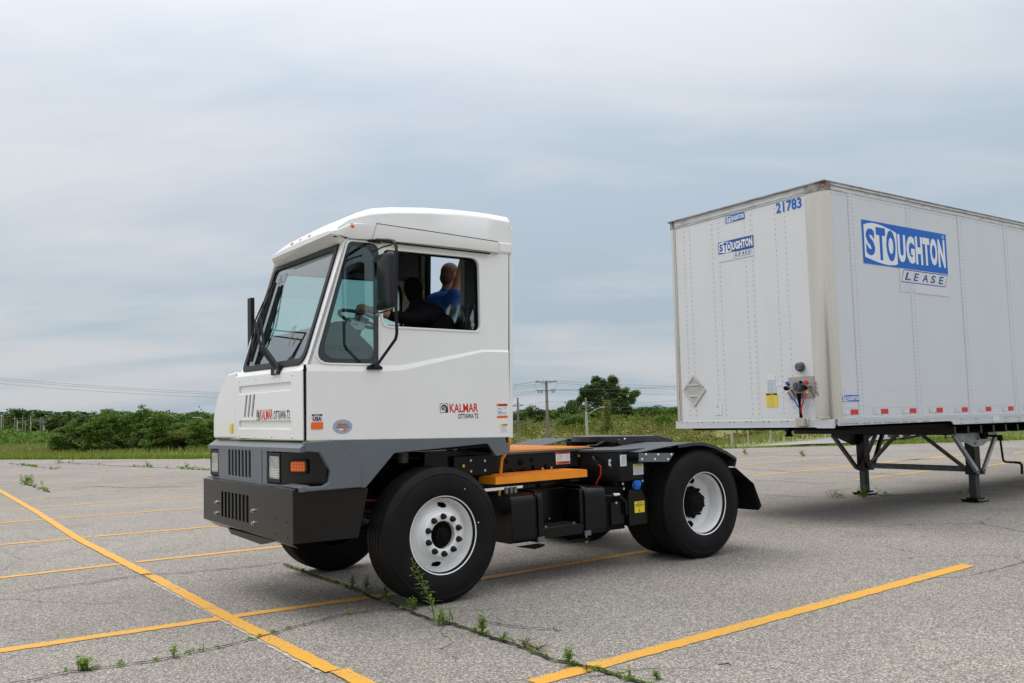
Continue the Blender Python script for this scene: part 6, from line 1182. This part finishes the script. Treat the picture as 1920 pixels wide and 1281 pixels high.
b.build('crossarm', pa); b = B(); b.tube([(-1.17, -.2, 4.8), (-1.3, -.2, 4.4), (-1.1, -.2, 3.9)], .012, wirem, 5); b.tube([(-.45, -.2, 4.75), (-.4, -.2, 4.3), (-.2, -.2, 3.95)], .012, wirem, 5); b.tube([(1.3, -.2, 4.7), (1.1, -.2, 4.25), (.6, -.2, 3.9)], .012, wirem, 5); b.cyl((0, 0, 2.6), (0, 0, 2.68), .2, ins, 12); b.build('jumper_wire', pa)
pb = root('utility_pole', (.40, 90, 0), label='small power pole with two crossarms just right of the cab edge', cat='utility pole')
b = B(); b.cyl((0, 0, gzw(.4, 90)-.3), (0, 0, 3.02), .13, wood, 10, r2=.09); b.build('pole', pb, smooth=50)
for z in (2.21, 1.50):
    b = B(); b.box(-.5, .58, -.16, -.08, z-.04, z+.04, wood); b.bar((-.4, -.12, z), (0, -.12, z+.35 if z > 2 else z-.3), .03, .03, wood); b.bar((.45, -.12, z), (0, -.12, z+.35 if z > 2 else z-.3), .03, .03, wood)
    for x in (-.42, -.2, .25, .5): b.cyl((x, -.12, z+.04), (x, -.12, z+.13), .03, ins, 6)
    b.build('crossarm', pb)
b = B(); b.cyl((-.25, -.12, .45), (-.25, -.12, .75), .1, ins, 10); b.box(-.45, .5, -.15, -.09, .56, .62, wood); b.build('transformer', pb)
pc = root('street_lamp', (5.70, 70, 0), label='grey street light pole with a bracket arm reaching right in front of the trees', cat='street lamp')
b = B(); b.cyl((0, 0, gzw(5.7, 70)-.3), (0, 0, 1.4), .115, concr, 10, r2=.10); b.cyl((0, 0, 1.4), (0, 0, 2.53), .085, wood, 10, r2=.07); b.build('pole', pc, smooth=50)
b = B(); b.tube([(.05, -.1, .98), (.55, -.1, 1.45), (1.15, -.1, 1.72)], .018, concr, 6); b.tube([(.05, -.1, 1.2), (.6, -.1, 1.52), (1.15, -.1, 1.72)], .018, concr, 6); b.box(-.28, .12, -.12, -.06, 1.74, 1.79, wood); b.build('bracket_arm', pc); b = B(); b.box(1.08, 1.45, -.19, -.01, 1.68, 1.77, concr); b.build('lamp_head', pc, bevel=.02)
def lamp(x, y, ztop, zbot, dx, dz, label):
    r_ = root('street_lamp', (x, y, 0), label=label, cat='street lamp'); b = B(); b.cyl((0, 0, zbot), (0, 0, ztop), .055, concr, 8, r2=.045); b.build('pole', r_); b = B(); b.tube([(0, 0, ztop-.02), (dx*.4, 0, ztop+dz*.8), (dx, 0, ztop+dz)], .025, concr, 6); b.build('bracket_arm', r_); b = B(); b.box(*sorted((dx, dx*1.3)), -.08, .08, ztop+dz-.03, ztop+dz+.04, concr); b.build('lamp_head', r_)
lamp(-25.4, 66, 2.02, -.1, .9, .18, 'tall street light above the thicket with its arm to the right'); lamp(-24.1, 69, 1.66, -.1, -.72, .2, 'shorter street light nearest the cab with its arm to the left')
r_ = root('marker_post', (-28.2, 68, 0), label='short white post standing in the thicket left of the street lights', cat='post'); b = B(); b.cyl((0, 0, -.1), (0, 0, 1.66), .04, concr, 8); b.build('post', r_)
# distant line of small poles over the meadow
for i, (pxx, top, d) in enumerate([(1, 776, 150), (5, 784, 130), (26, 780, 155), (31, 788, 130), (41, 779, 160), (46, 790, 130), (56, 780, 165), (74, 782, 150), (79, 784, 120), (81, 798, 110)]):
    x, y = polar(pxx, d); zt = 1.44+(804-.03*pxx-top)/1656.6*d; r_ = root('distant_pole', (x, y, 0), label=('short bare pole' if i in (1, 3, 5, 9) else 'thin crossarm pole')+' in the far line before the left wood, '+['leftmost of all', 'second from the left', 'third from the left', 'fourth from the left', 'fifth from the left', 'sixth from the left', 'seventh from the left', 'third from the right', 'second from the right', 'rightmost and lowest'][i], cat='utility pole', group='distant poles across the meadow')
    b = B(); b.cyl((0, 0, -.2), (0, 0, zt), .07, wood if i % 3 else concr, 6); 
    if i not in (1, 3, 5, 9): b.box(-.5, .5, -.05, .05, zt-.55, zt-.45, wood)
    b.build('pole', r_)
# bare posts beyond the lot under the trailer
for pxx, d, w, ztop, lb in ((1364.5, 35.5, .055, 1.6, 'thickest grey post standing at the lot edge left of the trailer nose gear'), (1394.5, 39, .03, 1.6, 'slim grey post set back behind the thick one under the trailer'), (1437, 36.6, .035, 1.6, 'white post third from the left under the trailer front sill'), (1548, 35.5, .03, 1.6, 'white post nearest the far landing leg')):
    x, y = polar(pxx, d); r_ = root('sign_post', (x, y, 0), label=lb, cat='post'); b = B(); b.cyl((0, 0, gzw(x, y)-.2), (.0, 0, ztop), w, concr, 8); b.build('post', r_)
# wires: real sagging spans
def span(p, q, sag, r, m=wirem, n=24):
    p = Vector(p); q = Vector(q); return [p.lerp(q, t)-Vector((0, 0, 4*sag*t*(1-t))) for t in np.linspace(0, 1, n)]
wr = root('overhead_wire', label='bundle of three wires sagging across the sky at the left', cat='power line')
for dz, dy in ((0, 0), (-.12, .5), (-.33, 1.2)):
    b = B(); b.tube(span((-60, 60+dy, 8.9+dz*1.6), (3.585, 96, 4.6+dz), 2.55, .01), .012, wiref, 5); b.build('cable', wr)
wr2 = root('overhead_wire', label='wires running from the crossarm pole to the right behind the trailer', cat='power line')
for x0, z0, z1, sg in ((1.05, 4.85, 3.9, .5), (-1.0, 4.85, 3.4, .6), (.85, 3.9, 5.3, .45), (.8, 3.85, 5.1, .5), (0, 2.65, 4.0, .9), (.5, 3.9, 2.9, .5)):
    b = B(); b.tube(span((3.585+x0, 96, z0), (40, 110, z1), sg, .01), .011, wirem, 5); b.build('cable', wr2)
wr3 = root('overhead_wire', label='wires from the crossarm pole down to the small pole beside the cab', cat='power line')
for x0, z0, z1, x1 in ((-1.05, 4.85, 4.2, -6), (-.85, 4.85, 4.0, -6), (-.9, 3.9, 3.3, -6), (-.5, 3.9, 2.5, -6), (0, 2.65, 1.9, -5)):
    b = B(); b.tube(span((3.585+x0, 96, z0), (x1, 94, z1), .15, .01), .010, wirem, 5); b.build('cable', wr3)
wr4 = root('overhead_wire', label='low thick cable from the small pole to the street light pole', cat='power line')
b = B(); b.tube(span((.4, 90, .55), (5.7, 70, 1.35), .42, .01), .020, wirem, 6); b.build('cable', wr4)
b = B(); b.tube(span((5.7, 70, 1.78), (45, 80, 2.4), .55, .01), .012, wirem, 6); b.build('cable', wr4)
b = B(); b.tube([(3.9, 88, -2.3), (5.6, 70.2, 1.5)], .008, wirem, 5); b.build('guy_wire', wr4)
# ================================================================ PEOPLE (truck-local space, so they sit in the cab and stand on the deck)
skin = mat('tanned_skin', (.42, .215, .145), .55, var=.12, vscale=14); skin2 = mat('fair_skin', (.36, .175, .115), .55, var=.12, vscale=14)
hairb = mat('black_hair', (.004, .0035, .003), .9, bump=.5, bscale=150, spec=.1); hairc = mat('short_brown_hair', (.085, .045, .028), .7, bump=.5, bscale=180)
jacket = mat('black_jacket', (.006, .006, .007), .9, bump=.3, bscale=30, spec=.1); shirt = mat('blue_polo_cloth', (.008, .075, .33), .8, bump=.3, bscale=22); jeans = mat('dark_trousers', (.02, .024, .04), .85); shoe = mat('black_shoe', (.01, .01, .01), .6)
c_, s_ = math.cos(.62754063), math.sin(.62754063)
def W3(p): x, y, z = p; return Vector((-.57350929+x*c_-y*s_, 6.91339681+x*s_+y*c_, z))
def capsule(b, p, q, r1, r2, m, n=14, k=5):
    p = Vector(p); q = Vector(q); d = (q-p); L_ = d.length; d.normalize(); pr = [(0, -r1)]+[(r1*math.cos(a), -r1*math.sin(-a)*-1 if False else r1*math.sin(a)) for a in np.linspace(-math.pi/2, 0, k)[1:]]+[(r2*math.cos(a), L_+r2*math.sin(a)) for a in np.linspace(0, math.pi/2, k)[:-1]]+[(0, L_+r2)]
    b.lathe(pr, p, d, m, n)
def ellip(b, c, r, m, rot=None, n=18):
    o = len(b.v); b.lathe([(math.sin(a), -math.cos(a)) for a in np.linspace(0, math.pi, 12)], (0, 0, 0), (0, 0, 1), m, n)
    M_ = rot or Matrix.Identity(3)
    for i in range(o, len(b.v)): q = M_ @ Vector((b.v[i][0]*r[0], b.v[i][1]*r[1], b.v[i][2]*r[2])); b.v[i] = tuple(q+Vector(c))
def person(label, prims, mats, group=None, loc=None, voxel=.009):
    """prims: ('c', p, q, r1, r2, mat) tapered limb / ('e', centre, radii, mat, rot) - fused by voxel remesh into ONE continuous body"""
    b = B(); 
    for p in prims:
        if p[0] == 'c': capsule(b, p[1], p[2], p[3], p[4], mats[p[5]])
        else: ellip(b, p[1], p[2], mats[p[3]], p[4] if len(p) > 4 else None)
    t = b.build('tmpbody'); r_ = t.modifiers.new('r', 'REMESH'); r_.mode = 'VOXEL'; r_.voxel_size = voxel; sm = t.modifiers.new('s', 'SMOOTH'); sm.iterations = 5; sm.factor = .5
    bpy.context.view_layer.update(); dg = bpy.context.evaluated_depsgraph_get(); me = bpy.data.meshes.new_from_object(t.evaluated_get(dg)); bpy.data.objects.remove(t)
    me.materials.clear(); ml = list(mats.values()); ks = list(mats.keys())
    for m_ in ml: me.materials.append(m_)
    co = np.empty(len(me.vertices)*3); me.vertices.foreach_get('co', co); co = co.reshape(-1, 3)
    fc = np.array([co[list(p.vertices)].mean(0) for p in me.polygons]); best = np.full(len(fc), 1e9); idx = np.zeros(len(fc), int)
    for p in prims:
        if p[0] == 'c':
            a = np.array(p[1], float); q = np.array(p[2], float); d = q-a; L2 = d@d; tt = np.clip(((fc-a)@d)/L2, 0, 1); dist = np.linalg.norm(fc-(a+tt[:, None]*d), axis=1)-(p[3]+(p[4]-p[3])*tt); k = ks.index(p[5])
        else:
            q = (fc-np.array(p[1])); 
            if len(p) > 4: q = q @ np.array(p[4])
            rr_ = np.linalg.norm(q/np.array(p[2]), axis=1); dist = (rr_-1)*min(p[2]); k = ks.index(p[3])
        mk = dist < best; best[mk] = dist[mk]; idx[mk] = k
    me.polygons.foreach_set('material_index', idx.astype(np.int32)); me.polygons.foreach_set('use_smooth', np.ones(len(fc), dtype=bool)); me.update()
    o = bpy.data.objects.new('person', me); put(o); o.location = (-.57350929, 6.91339681, 0); o.rotation_euler = (0, 0, .62754063); tag(o, label, 'person', group); return o
def Rz(a): return Matrix.Rotation(a, 3, 'Z')
def head(c, f, up_, skin_, hair_, r=.100):
    """f: facing direction, up_: head's up"""
    f = Vector(f).normalized(); u = Vector(up_); u = (u-f*u.dot(f)).normalized(); s = f.cross(u); M_ = Matrix((s, f, u)).transposed(); c = Vector(c); P = lambda a, b_, c2: tuple(c+s*a+f*b_+u*c2)
    L_ = [('e', P(0, -.005, .012), (.076, .096, .100), skin_, M_), ('e', P(0, .03, -.055), (.055, .060, .060), skin_, M_), ('e', P(0, .072, -.10+.015), (.026, .022, .020), skin_, M_),
          ('c', P(0, .090, .012), P(0, .112, -.022), .009, .014, skin_), ('e', P(0, .083, .030), (.05, .016, .012), skin_, M_), ('e', P(.030, .082, .008), (.014, .010, .008), skin_, M_), ('e', P(-.030, .082, .008), (.014, .010, .008), skin_, M_), ('e', P(0, .088, -.052), (.026, .012, .010), skin_, M_),
          ('e', P(.080, -.002, -.005), (.010, .020, .032), skin_, M_), ('e', P(-.080, -.002, -.005), (.010, .020, .032), skin_, M_)]
    L_ += [('e', P(0, -.022, .028), (.083, .094, .094), hair_, M_), ('e', P(0, -.034, -.032), (.072, .070, .080), hair_, M_)]
    return L_
# driver: seated, twisted to look back to the far side, left arm forward on the wheel
D = head((.135, .62, 2.505), (.50, .86, -.10), (-.08, .05, 1), 'skin', 'hair')
D += [('c', (.155, .60, 2.40), (.175, .60, 2.33), .062, .066, 'skin'), ('e', (.22, .60, 2.31), (.15, .22, .105), 'cloth', Rz(.15)), ('e', (.33, .58, 2.20), (.14, .21, .13), 'cloth'), ('e', (.12, .52, 2.29), (.11, .13, .09), 'cloth'), ('e', (.15, .56, 2.385), (.075, .065, .055), 'cloth'), ('c', (.20, .60, 2.28), (.36, .61, 1.98), .135, .150, 'cloth'), ('e', (.25, .60, 2.17), (.155, .21, .17), 'cloth', Rz(.1)), ('e', (.35, .61, 1.95), (.17, .20, .15), 'cloth'),
      ('c', (.15, .60, 2.36), (.24, .60, 2.33), .075, .080, 'cloth'),
      ('c', (.14, .42, 2.275), (-.04, .38, 2.235), .072, .060, 'cloth'), ('c', (.20, .46, 2.28), (.12, .41, 2.27), .08, .074, 'cloth'), ('c', (-.04, .38, 2.235), (-.19, .41, 2.262), .055, .048, 'cloth'), ('c', (-.19, .41, 2.262), (-.34, .46, 2.302), .042, .032, 'skin'), ('c', (-.34, .46, 2.302), (-.375, .47, 2.31), .028, .030, 'skin'),
      ('e', (-.415, .475, 2.315), (.046, .034, .038), 'skin')]
for i, (dy, r_) in enumerate(((-.030, .0105), (-.010, .0115), (.010, .0112), (.028, .0095))):      # four fingers closed round the rim
    D += [('c', (-.435, .475+dy*.7, 2.345-.010*i), (-.470, .475+dy*.6, 2.335-.014*i), r_, r_*.95, 'skin'), ('c', (-.470, .475+dy*.6, 2.335-.014*i), (-.472, .48+dy*.5, 2.305-.012*i), r_*.95, r_*.9, 'skin'), ('c', (-.472, .48+dy*.5, 2.305-.012*i), (-.445, .50+dy*.4, 2.292-.010*i), r_*.9, r_*.8, 'skin')]
D += [('c', (-.40, .50, 2.335), (-.435, .53, 2.33), .013, .012, 'skin'), ('c', (-.435, .53, 2.33), (-.455, .535, 2.305), .012, .009, 'skin')]
D += [('c', (.22, .80, 2.26), (.16, .86, 2.02), .066, .055, 'cloth'), ('c', (.16, .86, 2.02), (.02, .84, 1.92), .05, .042, 'cloth'), ('c', (.02, .84, 1.92), (-.05, .82, 1.92), .033, .03, 'skin'), ('e', (-.09, .81, 1.92), (.045, .035, .025), 'skin')]
for y in (.50, .72): D += [('c', (.34, y, 1.86), (-.10, y-.01, 1.84), .095, .070, 'leg'), ('c', (-.10, y-.01, 1.84), (-.28, y-.01, 1.44), .062, .046, 'leg'), ('c', (-.28, y-.01, 1.42), (-.42, y-.01, 1.40), .042, .038, 'shoe')]
person('driver in a black jacket seated in the cab, one hand on the steering wheel', D, {'skin': skin, 'hair': hairb, 'cloth': jacket, 'leg': jeans, 'shoe': shoe})
# second man: standing on the deck in the rear door, leaning in, arm raised to the frame
M = head((.868, 1.19, 2.772), (.93, .10, -.38), (.30, .0, 1), 'skin', 'hair')
M += [('c', (.855, 1.20, 2.70), (.835, 1.21, 2.60), .062, .066, 'skin'), ('c', (.85, 1.21, 2.62), (.825, 1.215, 2.585), .072, .078, 'cloth'), ('e', (.825, 1.215, 2.54), (.13, .20, .09), 'cloth', Rz(.9)), ('c', (.825, 1.22, 2.50), (.80, 1.26, 2.20), .135, .135, 'cloth'), ('e', (.82, 1.23, 2.40), (.15, .20, .18), 'cloth', Rz(.9)), ('e', (.83, 1.27, 2.12), (.14, .18, .13), 'cloth', Rz(.9)),
      ('c', (.80, 1.10, 2.52), (.805, 1.01, 2.575), .076, .066, 'cloth'), ('c', (.805, 1.01, 2.575), (.835, .975, 2.72), .056, .050, 'skin'), ('c', (.835, .975, 2.72), (.87, .945, 2.93), .048, .034, 'skin'), ('e', (.88, .94, 2.985), (.022, .042, .052), 'skin')]
for i in range(4): M += [('c', (.88, .91+i*.02, 3.02), (.865, .91+i*.02, 3.075-.006*abs(i-1)), .0105, .009, 'skin'), ('c', (.865, .91+i*.02, 3.075-.006*abs(i-1)), (.835, .912+i*.02, 3.09), .009, .008, 'skin')]
M += [('c', (.875, .895, 2.975), (.855, .86, 3.005), .012, .010, 'skin'), ('c', (.78, 1.36, 2.53), (.76, 1.42, 2.30), .070, .058, 'cloth'), ('c', (.76, 1.42, 2.30), (.82, 1.42, 2.06), .045, .032, 'skin'), ('e', (.835, 1.41, 2.0), (.03, .04, .05), 'skin'), ('e', (.86, 1.27, 2.03), (.14, .17, .12), 'leg', Rz(.9))]
for p in ((.90, 1.18), (.90, 1.37)): M += [('c', (p[0]-.03, p[1], 2.0), (p[0]+.02, p[1], 1.58), .088, .062, 'leg'), ('c', (p[0]+.02, p[1], 1.58), (p[0]+.03, p[1], 1.20), .058, .042, 'leg'), ('c', (p[0]+.03, p[1], 1.145), (p[0]-.10, p[1], 1.14), .040, .036, 'shoe')]
person('man in a bright blue polo shirt at the rear cab door, one arm raised', M, {'skin': skin2, 'hair': hairc, 'cloth': shirt, 'leg': jeans, 'shoe': shoe})
